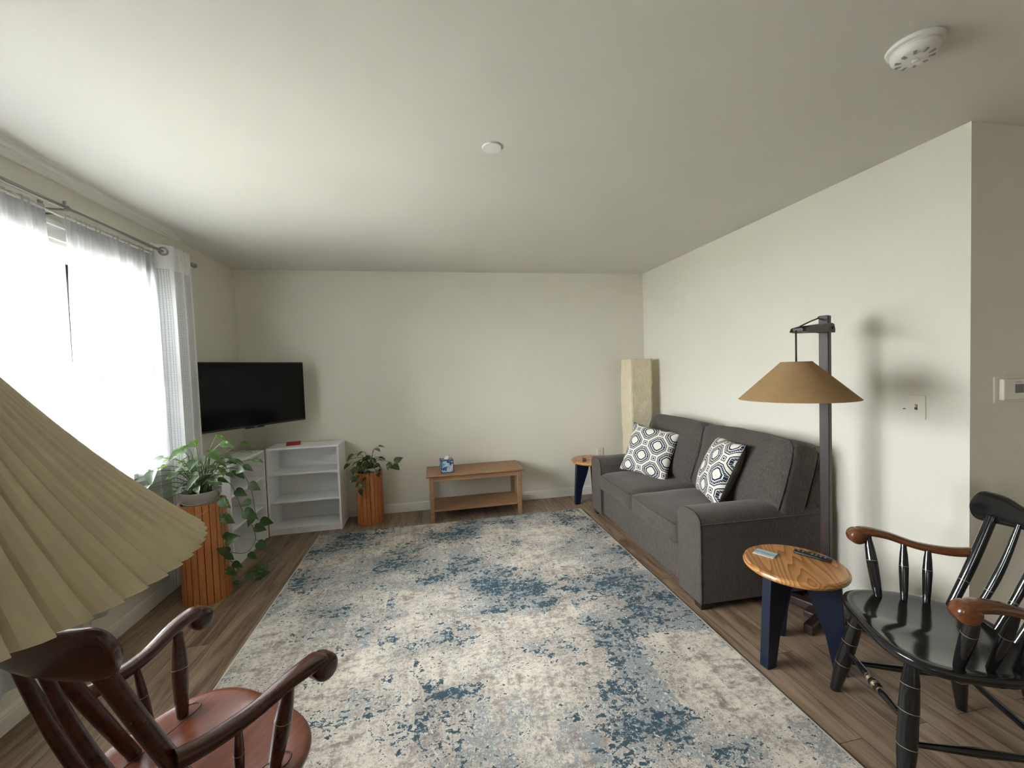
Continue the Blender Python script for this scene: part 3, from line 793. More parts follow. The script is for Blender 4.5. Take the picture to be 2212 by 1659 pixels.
V1 = [dict(p=[(-1.42, 2.96, .76), (-1.32, 2.95, .84), (-1.26, 3.0, .80), (-1.22, 3.03, .66), (-1.21, 3.04, .52), (-1.19, 3.03, .46)], l=[(.35, .07, .05, -.05, .0), (.55, .075, .05, -.02, -.03), (.7, .06, -.05, -.02, -.02), (.85, .07, -.03, -.03, -.05), (1, .075, .06, .0, -.02)]),
      dict(p=[(-1.42, 2.95, .76), (-1.34, 2.90, .80), (-1.27, 2.90, .72), (-1.24, 2.92, .58), (-1.20, 2.94, .48), (-1.18, 2.95, .36), (-1.24, 2.95, .28), (-1.31, 2.92, .30)], l=[(.3, .07, .05, 0, -.04), (.45, .09, .07, -.02, -.05), (.6, .07, .06, 0, -.03), (.72, .08, .06, -.02, -.06), (.85, .06, .03, 0, -.05), (1, .07, -.05, -.02, .03)]),
      dict(p=[(-1.40, 2.92, .75), (-1.345, 2.87, .70), (-1.34, 2.86, .58), (-1.34, 2.87, .46), (-1.33, 2.87, .36), (-1.335, 2.88, .24)], l=[(.25, .075, .05, -.02, -.05), (.42, .08, .06, 0, -.06), (.6, .06, .05, 0, -.05), (.72, .085, .07, -.02, .02), (.85, .06, .04, 0, -.06), (1, .07, .05, 0, -.07)]),
      dict(p=[(-1.38, 2.95, .70), (-1.335, 2.90, .50), (-1.33, 2.90, .30), (-1.30, 2.96, .18), (-1.27, 3.02, .10), (-1.26, 3.10, .05), (-1.28, 3.14, .02), (-1.33, 3.10, .01), (-1.36, 3.02, .01)], l=[(.3, .06, .05, 0, -.04), (.45, .07, .06, 0, -.03), (.58, .095, .07, 0, .05), (.68, .07, .06, .02, .01), (.74, .05, .03, 0, -.03), (.9, .05, -.04, .0, .02)]),
      dict(p=[(-1.55, 2.90, .75), (-1.60, 2.78, .72), (-1.62, 2.74, .62), (-1.63, 2.72, .55)], l=[(.5, .06, -.05, -.02, -.03), (.8, .06, -.04, -.02, -.05), (1, .05, .03, -.02, -.04)])]
pothos('large pothos trailing from the taller plant stand down to the floor', C1, L1, V1, 5)
C2 = P2+Vector((.02, 0, .51))
L2 = [(-.76, 4.08, .66, .085), (-.72, 4.05, .60, .08), (-.80, 4.06, .58, .075), (-.68, 4.10, .68, .07), (-.62, 4.08, .64, .07), (-.56, 4.10, .70, .085), (-.52, 4.12, .72, .07), (-.58, 4.05, .62, .06),
      (-.66, 4.00, .56, .07), (-.74, 4.02, .52, .075), (-.70, 3.98, .48, .075), (-.64, 3.98, .46, .06), (-.60, 4.02, .56, .06), (-.50, 4.10, .60, .06), (-.78, 4.10, .62, .07), (-.68, 4.02, .62, .06), (-.54, 4.0, .48, .055),
      (-.62, 4.14, .60, .06), (-.70, 4.0, .40, .06)]
V2 = [dict(p=[(-.60, 4.10, .56), (-.52, 4.08, .60), (-.45, 4.07, .58), (-.40, 4.06, .56)], l=[(.7, .065, .03, -.02, -.05), (.85, .06, -.02, -.02, -.05), (1, .08, .07, 0, .04), (.95, .075, .05, -.02, -.05)]),
      dict(p=[(-.64, 4.08, .56), (-.69, 3.99, .56), (-.71, 3.97, .46), (-.69, 3.97, .38)], l=[(.4, .07, -.04, -.02, .0), (.6, .07, -.05, -.02, -.03), (.8, .06, .04, -.02, -.03), (1, .06, .01, -.02, -.06)])]
for k in range(26):
    a = rnd.uniform(0, 2*pi); r_ = rnd.uniform(.02, .13)
    L2.append((C2.x-.02+r_*cos(a), min(4.2, C2.y-.02+r_*sin(a)), .50+rnd.uniform(-.02, .16)*(1-r_*3), rnd.uniform(.045, .07)))
pothos('small pothos in the shorter plant stand by the back wall', C2, L2, V2, 8, .5)

# ------------------------------------------------------------------ low wooden bench table
bt = thing('coffee_table', 'low brown wooden table with a lower shelf by the back wall', 'table', (.375, 4.085, 0))
bw, bd, bh = .465, .205, .450
m = MB(); m.box((-bw, -bd, bh-.018), (bw, bd, bh)); m.build('tabletop', bench_m, bt, bevel=.006)
for sx_ in (-1, 1):
    for sy_ in (-1, 1):
        x = sx_*(bw-.045); y = sy_*(bd-.035)
        m = MB(); m.box((x-.019, y-.019, 0), (x+.019, y+.019, bh-.018)); m.build('leg', bench_m, bt, bevel=.003)
for sy_ in (-1, 1):
    m = MB(); y = sy_*(bd-.030); m.box((-bw+.064, y-.009, bh-.062), (bw-.064, y+.009, bh-.018)); m.build('apron', bench_m, bt)
for sx_ in (-1, 1):
    m = MB(); x = sx_*(bw-.045); m.box((x-.009, -bd+.054, bh-.062), (x+.009, bd-.054, bh-.018)); m.build('apron', bench_m, bt)
m = MB(); sh_o = [(-bw+.027, -bd+.056), (-bw+.066, -bd+.056), (-bw+.066, -bd+.020), (bw-.066, -bd+.020), (bw-.066, -bd+.056), (bw-.027, -bd+.056), (bw-.027, bd-.056), (bw-.066, bd-.056), (bw-.066, bd-.020), (-bw+.066, bd-.020), (-bw+.066, bd-.056), (-bw+.027, bd-.056)]
m.ring_loft([[(x, y, z) for x, y in sh_o] for z in (.105, .123)]); m.build('lower_shelf', bench_m, bt)
tb = thing('tissue_box', 'blue printed cube tissue box on the low wooden table', 'tissue box', (.105, 4.02, .450), radians(4))
m = MB(); a = .058
m.box((-a, -a, .002), (a, a, .120))
for (x0, x1, y0, y1, z0, z1) in ((-a, a, -a, a, .0, .006), (-a, a, -a, a, .114, .121)):
    m.box((x0-.0015, y0-.0015, z0), (x1+.0015, y1+.0015, z1), 1)
for sx_ in (-1, 1):
    for sy_ in (-1, 1): m.box((sx_*a-.003, sy_*a-.003, 0), (sx_*a+.003, sy_*a+.003, .121), 1)
m.build('carton', [tissue_m, M('box_navy', (.012, .018, .09), .4)], tb)
m = MB(); m.box((-a+.007, -a+.007, .121), (a-.007, a-.007, .1222)); m.build('top_panel', M('box_top', (.16, .22, .34), .4, vary=.4, vscale=40), tb)
def tis(u, v):
    a_ = 2*pi*u; r_ = .014*(1-v)**.6+.003+.012*v*(1-v)
    return (r_*cos(a_)*(1+.4*sin(3*a_+2*v))+.004*v, r_*sin(a_)*(1+.35*cos(2*a_))*1.6, .121+.030*v+.006*sin(4*a_)*v)
vs, fs = grid_surface(tis, 24, 6); m = MB(); m.add(vs, fs); m.build('tissue', M('tissue_white', (.85, .84, .82), .8), tb, smooth=True)

# ------------------------------------------------------------------ rug
rug = box('area_rug', (-1.03, .80, .0), (1.398, 3.868, .010), rug_m)
rug.modifiers.new('b', 'BEVEL').width = .003
tag(rug, 'large ivory, grey and blue distressed rug in the middle of the floor', 'rug')
for (a_, b_) in (((-1.035, .795), (-1.027, 3.873)), ((1.395, .795), (1.403, 3.873))):
    m = MB(); m.box((a_[0], a_[1], .0), (b_[0], b_[1], .0085)); m.build('binding', M('rug_binding', (.60, .57, .50), .9), rug)

# ------------------------------------------------------------------ sofa
SX, SY, SR = 1.447, 2.055, radians(-1.5)
sofa = thing('loveseat', 'dark grey two-seat sofa along the right wall', 'sofa', (SX, SY, 0), SR)
# local: x = depth (0 front .. .88 back), y = length (0 near .. LEN far)
LEN = 1.72; DEP = .865; AW = .225
def rounded_profile_arm(y0, y1, top, bot=.045, x0=0.0, x1=DEP-.02):
    """arm: rounded-top section swept from front to back"""
    m = MB(); rings = []
    w = (y1-y0)/2; yc = (y0+y1)/2
    prof = []
    for k in range(13):
        a = pi*k/12; prof.append((cos(a), sin(a)))
    for (x, s_) in ((x0+.0, .955), (x0+.006, .985), (x0+.018, 1.0), (x0+.4, 1.0), (x1, 1.0)):
        ring = [(x, yc+w*s_*.985, bot)]
        for cx_, sz_ in prof:
            cx2 = (abs(cx_)**.62)*(1 if cx_ >= 0 else -1)
            ring.append((x, yc+w*s_*cx2, top-.085+.085*(sz_**.75)*s_-(1-s_)*.06))
        ring.append((x, yc-w*s_*.985, bot))
        rings.append(ring)
    m.ring_loft(rings)
    # welt around the front panel
    pts = [Vector(p)+Vector((-.001, 0, 0)) for p in rings[1]]
    m.tube(pts, .0045, 6)
    for sgn in (1, -1):
        m.tube([(x0+.01, yc+sgn*w*1.0, top-.062), (x1, yc+sgn*w*1.0, top-.062)], .0035, 6)
    return m
m = rounded_profile_arm(0, AW, .562); m.build('arm', sofa_m, sofa, smooth=True, auto=50)
m = rounded_profile_arm(LEN-AW, LEN, .562); m.build('arm', sofa_m, sofa, smooth=True, auto=50)
m = MB(); m.box((.03, AW-.01, .045), (DEP-.03, LEN-AW+.01, .285)); m.build('base', sofa_m, sofa, bevel=.012, bseg=3)
m = MB()
vs = [(.70, 0, .05), (DEP+.015, 0, .05), (DEP+.02, 0, .77), (.84, 0, .80), (.79, 0, .78), (.64, 0, .40)]
m.ring_loft([[(x, y, z) for x, _, z in vs] for y in (.012, LEN-.012)]); m.build('back_frame', sofa_m, sofa, bevel=.018, bseg=3)
def puff(lo, hi, px=.02, py=.02, pz=.03, n=14, rad=.05, seed=0, pw=4.0, warp=.006):
    """soft boxed cushion"""
    lo = Vector(lo); hi = Vector(hi); c = (lo+hi)/2; h = (hi-lo)/2
    bm = bmesh.new(); bmesh.ops.create_cube(bm, size=2)
    bmesh.ops.subdivide_edges(bm, edges=bm.edges, cuts=n, use_grid_fill=True)
    out = MB(); idx = {}
    for v in bm.verts:
        p = v.co.copy()
        # superellipsoid rounding
        q = Vector([p[i]*(h[i]-rad)/h[i] for i in range(3)])
        inner = Vector([max(-1+rad/h[i], min(1-rad/h[i], p[i])) for i in range(3)])
        wpt = Vector([inner[i]*h[i] for i in range(3)])
        full = Vector([p[i]*h[i] for i in range(3)])
        d = full-wpt
        if d.length > 1e-6: d = d.normalized()*rad
        s_ = wpt+d
        # pillow bulge
        bx = (1-abs(p.y)**pw)*(1-abs(p.z)**pw); by = (1-abs(p.x)**pw)*(1-abs(p.z)**pw); bz = (1-abs(p.x)**pw)*(1-abs(p.y)**pw)
        s_.x += px*bx*p.x*abs(p.x)**6; s_.y += py*by*p.y*abs(p.y)**6; s_.z += pz*bz*p.z*abs(p.z)**6
        nn = noise.noise_vector(s_*5+Vector((seed, 0, 0)))*warp
        v.co = s_+nn
    bm.verts.index_update()
    out.v = [tuple(v.co+c) for v in bm.verts]; out.f = [tuple(v.index for v in f.verts) for f in bm.faces]; out.mi = [0]*len(out.f)
    bm.free(); return out
YM = LEN/2
for (a, b, sd) in ((AW+.003, YM-.002, 1), (YM+.002, LEN-AW-.003, 2)):
    m = puff((-.012, a, .285), (.64, b, .435), px=.012, py=0, pz=.022, rad=.035, seed=sd)
    o = m.build('seat_cushion', sofa_m, sofa, smooth=True)
    for z in (.303, .418):
        m = MB(); m.tube([(.0, a+.02, z), (-.012, a+.04, z), (-.020, (a+b)/2, z), (-.012, b-.04, z), (.0, b-.02, z)], .004, 6); m.build('piping', sofa_m, o, smooth=True)
def lean(o, ang, piv):
    # bake a rotation about y (sofa length axis) into the mesh
    Mx = Matrix.Translation(piv) @ Matrix.Rotation(ang, 4, 'Y') @ Matrix.Translation(-Vector(piv))
    o.data.transform(Mx); o.data.update()
for (a, b, sd) in ((.008, YM-.004, 5), (YM+.004, LEN-.03, 7)):
    m = puff((.475, a, .43), (.685, b, .928), px=.028, py=.012, pz=.014, rad=.05, seed=sd, warp=.010, pw=3)
    o = m.build('back_cushion', sofa_m, sofa, smooth=True); lean(o, radians(17), (.6, 0, .43))
    yy = a if sd == 5 else b
    for xo in (.490, .672):
        ring = [Vector((xo, y_, z_)) for y_, z_ in ((a+.010, .47), (a+.002, .65), (a+.004, .80), (a+.014, .888), (a+.045, .919), (a+.2, .932), ((a+b)/2, .935), (b-.2, .932), (b-.045, .919), (b-.014, .888), (b-.004, .80), (b-.002, .65), (b-.010, .47))]
        m = MB(); m.tube(ring, .0045, 6); w_ = m.build('piping', sofa_m, o, smooth=True); lean(w_, radians(17), (.6, 0, .43))
for (x, y) in ((.045, .05), (.045, LEN-.05), (DEP-.06, .05), (DEP-.06, LEN-.05)):
    m = MB(); m.ring_loft([[(x-s_, y-s_, z), (x+s_, y-s_, z), (x+s_, y+s_, z), (x-s_, y+s_, z)] for s_, z in ((.030, 0), (.036, .05))]); m.build('leg', foot_m, sofa)

# throw pillows
def pillow(label, w, th, mats, Mx, cells, off=(0, 0)):
    n = 26; m = MB()
    def side(sg):
        def fn(u, v):
            x = 2*u-1; y = 2*v-1
            pin = 1-.10*(1-abs(x)**2)*abs(y)**2-.0
            px_ = x*(1-.085*(1-y*y)*(abs(x)**3)); py_ = y*(1-.085*(1-x*x)*(abs(y)**3))
            t_ = max(0, (1-abs(x)**2.6))*max(0, (1-abs(y)**2.6))
            return (px_*w/2, sg*th/2*t_**.55, py_*w/2)
        return fn
    vs, fs = grid_surface(side(-1), n, n); m.add(vs, fs, 0)
    vs2, fs2 = grid_surface(side(1), n, n); m.add(vs2, [tuple(reversed(f)) for f in fs2], 1)
    o = m.build('throw_pillow', mats, smooth=True)
    uvl = o.data.uv_layers.new(name='UVMap'); N_ = (n+1)**2
    for lp in o.data.loops:
        k = lp.vertex_index % N_
        uvl.data[lp.index].uv = ((k % (n+1))/n*cells+off[0], (k//(n+1))/n*cells+off[1])
    bm = bmesh.new(); bm.from_mesh(o.data); bmesh.ops.remove_doubles(bm, verts=bm.verts, dist=.0005); bm.to_mesh(o.data); bm.free()
    for p in o.data.polygons: p.use_smooth = True
    o.matrix_world = Mx
    tag(o, label, 'pillow', 'patterned throw pillows on the sofa')
    return o
def pose(loc, facing, lean_, roll=0):
    """pillow front (-y local) turned to compass direction 'facing' (degrees, 0=+x), leaning back"""
    rz = radians(facing+90)
    return Matrix.Translation(loc) @ Matrix.Rotation(rz, 4, 'Z') @ Matrix.Rotation(radians(-lean_), 4, 'X') @ Matrix.Rotation(radians(roll), 4, 'Y')
pillow('octagon-print pillow at the far end of the sofa by the paper lamp', .455, .15, [print_m, sofa_m], pose((1.85, 3.31, .655), 214, 24, 8), 2.0, (.1, .25))
pillow('octagon-print pillow with grey back near the middle of the sofa', .465, .17, [print_m, sofa_m], pose((1.950, 2.545, .670), 160, 24, 0), 2.0, (.3, .1))

# ------------------------------------------------------------------ round side tables
def side_table(label, loc, rz, R_=.213, h=.457):
    t = thing('round_side_table', label, 'side table', loc, rz, 'round pine side tables with navy legs')
    m = MB(); m.lathe([(R_-.012, h-.030), (R_-.002, h-.022), (R_, h-.014), (R_-.004, h-.005), (R_-.012, h)], seg=64); m.build('tabletop', pine_m, t, smooth=True, auto=30)
    for k in range(3):
        a = radians(120*k)
        T_ = Matrix.Rotation(a, 4, 'Z')
        # radial slab leg: outer edge nearly straight, inner edge tapering
        outl = [(.030, h-.030), (.176, h-.030), (.200, 0), (.148, 0), (.118, .16), (.060, h-.14)]
        rings = [[T_ @ Vector((r_, s_*.022, z)) for r_, z in outl] for s_ in (-1, 1)]
        m = MB(); m.ring_loft(rings); m.build('leg', navy_m, t, bevel=.003)
    return t
st = side_table('round pine side table with navy legs beside the floor lamp', (1.652, 1.640, 0), radians(188))
dup(st, (1.600, 4.035, 0), radians(182), 'round pine side table with navy legs between the sofa and the back wall')
ct = thing('picture_coaster', 'small seaside picture tile on the near round side table', 'coaster', (1.590, 1.745, .457), radians(-60))
m = MB(); m.box((-.046, -.034, .001), (.046, .034, .006)); m.build('tile', picture_m, ct, bevel=.001)
rm = thing('remote_control', 'black remote control on the near round side table', 'remote control', (1.772, 1.655, .457), radians(-62))
m = MB(); rings = []
for k in range(9):
    x = -.075+.15*k/8; w = .022*(1-.25*abs(2*k/8-1)**3); hgt = .019*(1-.35*abs(2*k/8-1)**3)
    rings.append([(x, w*cos(a)*1.0, .011+hgt*.5*sin(a)) if sin(a) > 0 else (x, w*cos(a), .011+.010*sin(a)) for a in [2*pi*j/14 for j in range(14)]])
m.ring_loft(rings); m.build('case', blackpl_m, rm, smooth=True, auto=60)
m = MB()
for i in range(7):
    for j in range(3):
        if i in (2,) and j != 1: continue
        x = -.055+i*.018; y = -.009+j*.009; m.box((x-.0032, y-.0024, .0185), (x+.0032, y+.0024, .0215))
m.build('buttons', M('button_grey', (.12, .12, .12), .5), rm)
rc = thing('remote_control', 'dark remote lying on the far round side table', 'remote control', (1.505, 4.00, .457), radians(70))
m = MB(); m.box((-.06, -.018, .001), (.06, .018, .012)); m.build('case', blackpl_m, rc, bevel=.004)

# ------------------------------------------------------------------ mission floor lamp
LX, LY = 2.085, 1.862
SHX, SHY = 1.742, 1.706
dirv = Vector((SHX-LX, SHY-LY, 0)); dl = dirv.length; ang = atan2(dirv.y, dirv.x)
lamp = thing('floor_lamp', 'dark wood floor lamp with a tan conical shade hung from its arm', 'floor lamp', (LX, LY, 0), ang)
m = MB(); m.box((-.022, -.022, .05), (.022, .022, 1.648)); m.build('post', walnut_m, lamp, bevel=.003)
m = MB()
m.box((-.18, -.024, .0), (.26, .024, .05)); m.box((-.024, -.20, .0), (.024, .20, .05)); m.box((-.08, -.08, .0), (.10, .08, .035))
m.build('base', walnut_m, lamp, bevel=.008)
m = MB()
for s_ in (-1, 1):
    y0, y1 = sorted((s_*.021, s_*.034))
    outl = [(-.045, 1.575), (-.030, 1.602), (.0, 1.607), (.26, 1.585), (.345, 1.572), (.365, 1.552), (.30, 1.549), (.05, 1.558), (-.040, 1.556)]
    m.ring_loft([[(x, y, z) for x, z in outl] for y in (y0, y1)])
m.box((.26, -.022, 1.552), (.355, .022, 1.572)); m.box((-.008, -.040, 1.572), (.008, .040, 1.588))
m.build('arm', walnut_m, lamp, bevel=.002)
m = MB(); m.tube([(-.0, -.024, 1.640), (.12, -.022, 1.618), (.30, -.010, 1.582), (.33, 0, 1.565)], .0038, 8); m.tube([(.018, -.022, 1.640), (-.026, -.022, 1.636)], .006, 8)
m.build('brace_rod', cord_m, lamp, smooth=True)
m = MB(); m.tube([(dl, 0, 1.56), (dl, 0, 1.40)], .0042, 8); m.build('hanging_cord', cord_m, lamp, smooth=True)
m = MB(); m.tube([(-.03, 0, 1.556), (-.045, .0, 1.45), (-.042, 0, 1.36), (-.028, 0, 1.24), (-.024, 0, .9), (-.024, 0, .4), (-.024, 0, .06)], .0035, 8); m.build('power_cord', cord_m, lamp, smooth=True)
m = MB(); zr, zt = 1.226, 1.408; RB, RT = .250, .064
m.lathe([(RB, zr), (RT, zt), (RT-.003, zt), (RB-.003, zr)], c=(dl, 0, 0), seg=64, caps=False)
m.v = m.v
n_ = 64
for j in range(n_):
    a_ = 3*n_+j; b_ = 3*n_+(j+1) % n_; m.f.append((a_, b_, (j+1) % n_, j)); m.mi.append(0)
sh = m.build('lamp_shade', tan_m, lamp, smooth=True, auto=40)
m = MB()
for k in range(3):
    a = 2*pi*k/3+.3; m.tube([(dl, 0, zt-.008), (dl+(RT-.004)*cos(a), (RT-.004)*sin(a), zt-.008)], .0018, 6)
m.turned((dl, 0, zt-.12), (dl, 0, zt+.0), [(0, .02), (.6, .02), (.7, .012), (1, .008)], 14); m.build('socket', cord_m, lamp, smooth=True, auto=40)
m = MB(); m.lathe([(.004, -.075), (.018, -.068), (.030, -.045), (.030, -.03), (.017, 0), (.014, .02)], c=(dl, 0, zt-.125), seg=20); m.build('bulb', M('bulb_frost', (.8, .78, .72), .3), lamp, smooth=True)

# ------------------------------------------------------------------ square paper lamp in the corner
pl = thing('paper_floor_lamp', 'tall square crinkled rice-paper floor lamp in the far right corner', 'floor lamp', (2.135, 4.060, 0))
w2 = .120; m = MB(); rings = []
nz = 90; per = 40
for i in range(nz+1):
    z = .03+1.452*i/nz; ring = []
    for j in range(per):
        t_ = 4*j/per; sd = int(t_); u = t_-sd
        x, y = [(-1+2*u, -1), (1, -1+2*u), (1-2*u, 1), (-1, 1-2*u)][sd]
        p = Vector((x*w2, y*w2, z))
        corner = (abs(x)*abs(y))**3
        k = noise.noise(Vector((x*1.5+3, y*1.5, z*26)))*.0045+noise.noise(Vector((x*4, y*4, z*9+7)))*.008
        inw = -.004*(1-corner)
        q = p+Vector((x, y, 0)).normalized()*(k+inw)
        ring.append(q+Vector((.004*sin(z*5), .003*cos(z*4), 0)))
    rings.append(ring)
m.ring_loft(rings, caps=False); m.build('paper_shade', paper_m, pl, smooth=True)
m = MB()
for z in (.032, .75, 1.478):
    for a_, b_ in (((-1, -1), (1, -1)), ((1, -1), (1, 1)), ((1, 1), (-1, 1)), ((-1, 1), (-1, -1))):
        m.tube([(a_[0]*(w2-.010), a_[1]*(w2-.010), z), (b_[0]*(w2-.010), b_[1]*(w2-.010), z)], .002, 6)
for a_ in ((-1, -1), (1, -1), (1, 1), (-1, 1)): m.tube([(a_[0]*(w2-.010), a_[1]*(w2-.010), 0), (a_[0]*(w2-.010), a_[1]*(w2-.010), 1.478)], .002, 6)
m.build('wire_frame', wire_m, pl)
m = MB(); m.box((-.09, -.09, 0), (.09, .09, .012)); m.turned((0, 0, .012), (0, 0, .5), [(0, .008), (1, .008)], 8); m.build('base', steel_m, pl)

# ------------------------------------------------------------------ wall and ceiling fittings
sd = thing('smoke_alarm', 'round white smoke alarm on the ceiling, upper right', 'smoke alarm', (1.602, 1.108, H))
m = MB(); m.lathe([(.072, 0), (.074, -.004), (.072, -.012), (.064, -.014)], seg=48); m.build('mounting_ring', whitepl_m, sd, smooth=True, auto=35)
m = MB(); m.lathe([(.060, -.012), (.061, -.018), (.058, -.019), (.058, -.022), (.062, -.024), (.060, -.036), (.050, -.046), (.030, -.051), (.002, -.052)], seg=48); m.build('cover', whitepl_m, sd, smooth=True, auto=40)
m = MB()
for k in range(10):
    a = 2*pi*k/10; c_, s_ = cos(a), sin(a); T_ = Matrix.Rotation(a, 4, 'Z'); m.box((.034, -.004, -.050), (.050, .004, -.0445), 0, T_)
m.build('vents', M('vent_grey', (.35, .34, .31), .6), sd)
m = MB(); m.lathe([(.008, -.051), (.008, -.055), (.002, -.0555)], seg=16); m.build('test_button', whitepl_m, sd, smooth=True)
cdk = MB(); cdk.lathe([(.044, 0), (.045, -.003), (.043, -.006), (.002, -.0065)], c=(.312, 1.905, H), seg=40); cdk = cdk.build('ceiling_cover_plate', whitepl_m, smooth=True, auto=40)
tag(cdk, 'small flat white disc on the middle of the ceiling', 'cover plate')
sw = thing('light_switch', 'beige toggle light switch on the right wall', 'light switch', (XR, 1.632, 1.160))
m = MB(); m.box((-.006, -.039, -.061), (0, .039, .061)); m.build('plate', plate_m, sw, bevel=.003)
m = MB(); m.box((-.0075, -.006, -.013), (-.006, .006, .013), 1); m.box((-.018, -.004, .000), (-.006, .004, .010)); m.build('toggle', [plate_m, hole_m], sw)
nh = box('nail', (XR-.012, 1.683, 1.146), (XR, 1.687, 1.150), hole_m); tag(nh, 'tiny dark nail in the wall left of the switch', 'nail')
ol = thing('power_outlet', 'beige power outlet on the back wall behind the sofa arm', 'power outlet', (1.812, YB, .452))
m = MB(); m.box((-.038, -.006, -.060), (.038, 0, .060)); m.build('plate', plate_m, ol, bevel=.003)
m = MB()
for z in (-.022, .022):
    m.box((-.015, -.0075, z-.013), (.015, -.006, z+.013)); m.box((-.007, -.008, z-.004), (-.005, -.0074, z+.006), 1); m.box((.005, -.008, z-.004), (.007, -.0074, z+.006), 1)
m.build('receptacle', [plate_m, hole_m], ol)
th = thing('thermostat', 'beige thermostat with a small grey display on the hall wall', 'thermostat', (2.605, YC, 1.250))
m = MB(); m.box((-.100, -.008, -.062), (.100, 0, .060)); m.build('back_plate', plate_m, th, bevel=.004)
m = MB(); m.box((-.078, -.028, -.050), (.075, -.008, .048)); m.build('body', plate_m, th, bevel=.006, bseg=3)
m = MB(); m.box((-.010, -.0295, -.018), (.040, -.028, .022)); m.build('display', M('lcd', (.10, .11, .10), .25), th)
m = MB(); m.box((-.008, -.030, .030), (.030, -.028, .034)); m.build('slider', M('slider_grey', (.45, .43, .37), .5), th)

# ------------------------------------------------------------------ captain's chairs
def spindle_prof(r0, rmax, rtop, ring_at=.55):
    return [(0, r0*.9), (.03, r0), (.2, (r0+rmax)/2), (ring_at-.10, rmax), (ring_at-.004, rmax*1.01, 1), (ring_at+.004, rmax*1.01), (ring_at+.02, rmax*.98), (ring_at+.2, rmax*.85), (.95, rtop), (1, rtop)]
def bent_spindle(m, pts, rs, ringk=None):
    m.tube(pts, rs, 12)
def chair(kind, label, loc, heading, body, armm, seatm, D):
    """heading: direction the sitter faces, radians from +x.  local +y = forward, x = sitter's right"""
    t = thing('captains_chair', label, 'armchair', loc, heading-pi/2, None)
    sz = D['seat_z']; hw_ = D['seat_hw']; yf = D['seat_front']; yr = D['seat_rear']
    # seat: D-shaped, saddled, rounded edge
    n = 56; outl = []
    for k in range(n):
        a = 2*pi*k/n; c_, s_ = cos(a), sin(a)
        ex = .62 if s_ > 0 else .78
        x = hw_*(abs(c_)**ex)*(1 if c_ >= 0 else -1)*(1.0 if s_ > 0 else 1-.10*abs(s_))
        y = (yf if s_ > 0 else yr)*(abs(s_)**ex)*(1 if s_ >= 0 else -1)
        outl.append(Vector((x, y, 0)))
    m = MB(); rings = []
    for f_, z in ((.05, -.034), (.90, -.034), (.965, -.028), (.995, -.016), (1, -.008), (.992, -.002), (.97, .002), (.93, .003), (.84, -.001), (.70, -.008), (.45, -.013), (.2, -.014), (.03, -.014)):
        rings.append([Vector((p.x*f_, p.y*f_, sz+z+(.006*(p.y*f_/yf)**2 if z > -.015 and p.y > 0 else 0)+(.010*max(0, 1-abs(p.x*f_)/.06)*(f_ < .9)*max(0, p.y*f_/yf) if z > -.016 and f_ < .9 else 0))) for p in outl])
    m.ring_loft(rings)
    seat = m.build('seat', seatm, t, smooth=True, auto=60)
    # scribed line along the sides of the seat
    if kind == 'red':
        for s_ in (-1, 1):
            pts = [Vector((s_*.150, -.12, sz-.0035)), Vector((s_*.158, -.02, sz-.003)), Vector((s_*.168, .08, sz-.001)), Vector((s_*.175, .125, sz+.001))]+[Vector((s_*(.198-.024*cos(q*pi/8)), .128+.034*sin(q*pi/8), sz+.003)) for q in range(1, 9)]
            g_ = MB(); g_.tube(pts, .0016, 6); g_.build('scribed_line', dark_m, seat, smooth=True)
    cz, cy, chw, chh, sag = D['crest_z'], D['crest_y'], D['crest_hw'], D['crest_h'], D['crest_curve']
    def crest_y(x): return cy+sag*(x/chw)**2
    # crest rail: curved in plan, lobed top and tapering ends
    m = MB(); rings = []; nn = 41
    tilt = .22
    for k in range(nn):
        u = sin((-1+2*k/(nn-1))*pi/2); x = u*chw; y = crest_y(x)
        slope = 2*sag*u/chw; ny = Vector((-slope, 1, 0)).normalized()
        au = abs(u)
        hz = chh*(.5-D.get('dip', .26)*math.exp(-((au-.42)/.19)**2))
        low = -chh*.42+.09*chh*cos(pi*au*.9)
        top_ = hz*.86
        if au > .85:
            e_ = max(.0, 1-((au-.85)/.151)**3.2)**.45; midz = (top_+low)/2-.05*chh; top_ = midz+(top_-midz)*e_; low = midz+(low-midz)*e_
        topz, botz = top_, low
        th_ = .012
        ring = []
        for a in [2*pi*j/14 for j in range(14)]:
            zz = (topz+botz)/2+(topz-botz)/2*(abs(sin(a))**.55)*(1 if sin(a) >= 0 else -1)
            oo = th_*(abs(cos(a))**.7)*(1 if cos(a) >= 0 else -1)
            ring.append(Vector((x, y, cz))+ny*(oo-tilt*zz)+Vector((0, 0, zz)))
        rings.append(ring)
    m.ring_loft(rings); m.build('crest_rail', body, t, smooth=True, auto=70)
    # back posts and spindles
    pb, pt = D['post_bot'], D['post_x']
    zc = cz-chh*.42
    def post(m_, xb, yb, xt, r0, r1, r2, curve):
        yt = crest_y(xt)+.018
        b = Vector((xb, yb, sz-.006)); tp = Vector((xt, yt, zc+.02))
        pts = []; rs = []
        for k in range(15):
            u = k/14; p = b.lerp(tp, u); p.y += curve*sin(pi*u); pts.append(p)
            rs.append(r0+(r1-r0)*sin(pi*min(1, u/.62)*.5) if u < .4 else (r1+(r2-r1)*((u-.4)/.6)))
        m_.tube(pts, rs, 12)
        for ug in D.get('rings', (.33,)):
            q = b.lerp(tp, ug); q.y += curve*sin(pi*ug); d_ = (tp-b).normalized()
            rr = r1+.0008
            m_.turned(q-d_*.001, q+d_*.001, [(0, rr), (1, rr)], 14, 1)
    for s_ in (-1, 1):
        m = MB(); post(m, s_*pb[0], pb[1], s_*pt, .0155, .0175, .0165, .012*0-.004); m.build('back_post', [body, gold_m], t, smooth=True, auto=40)
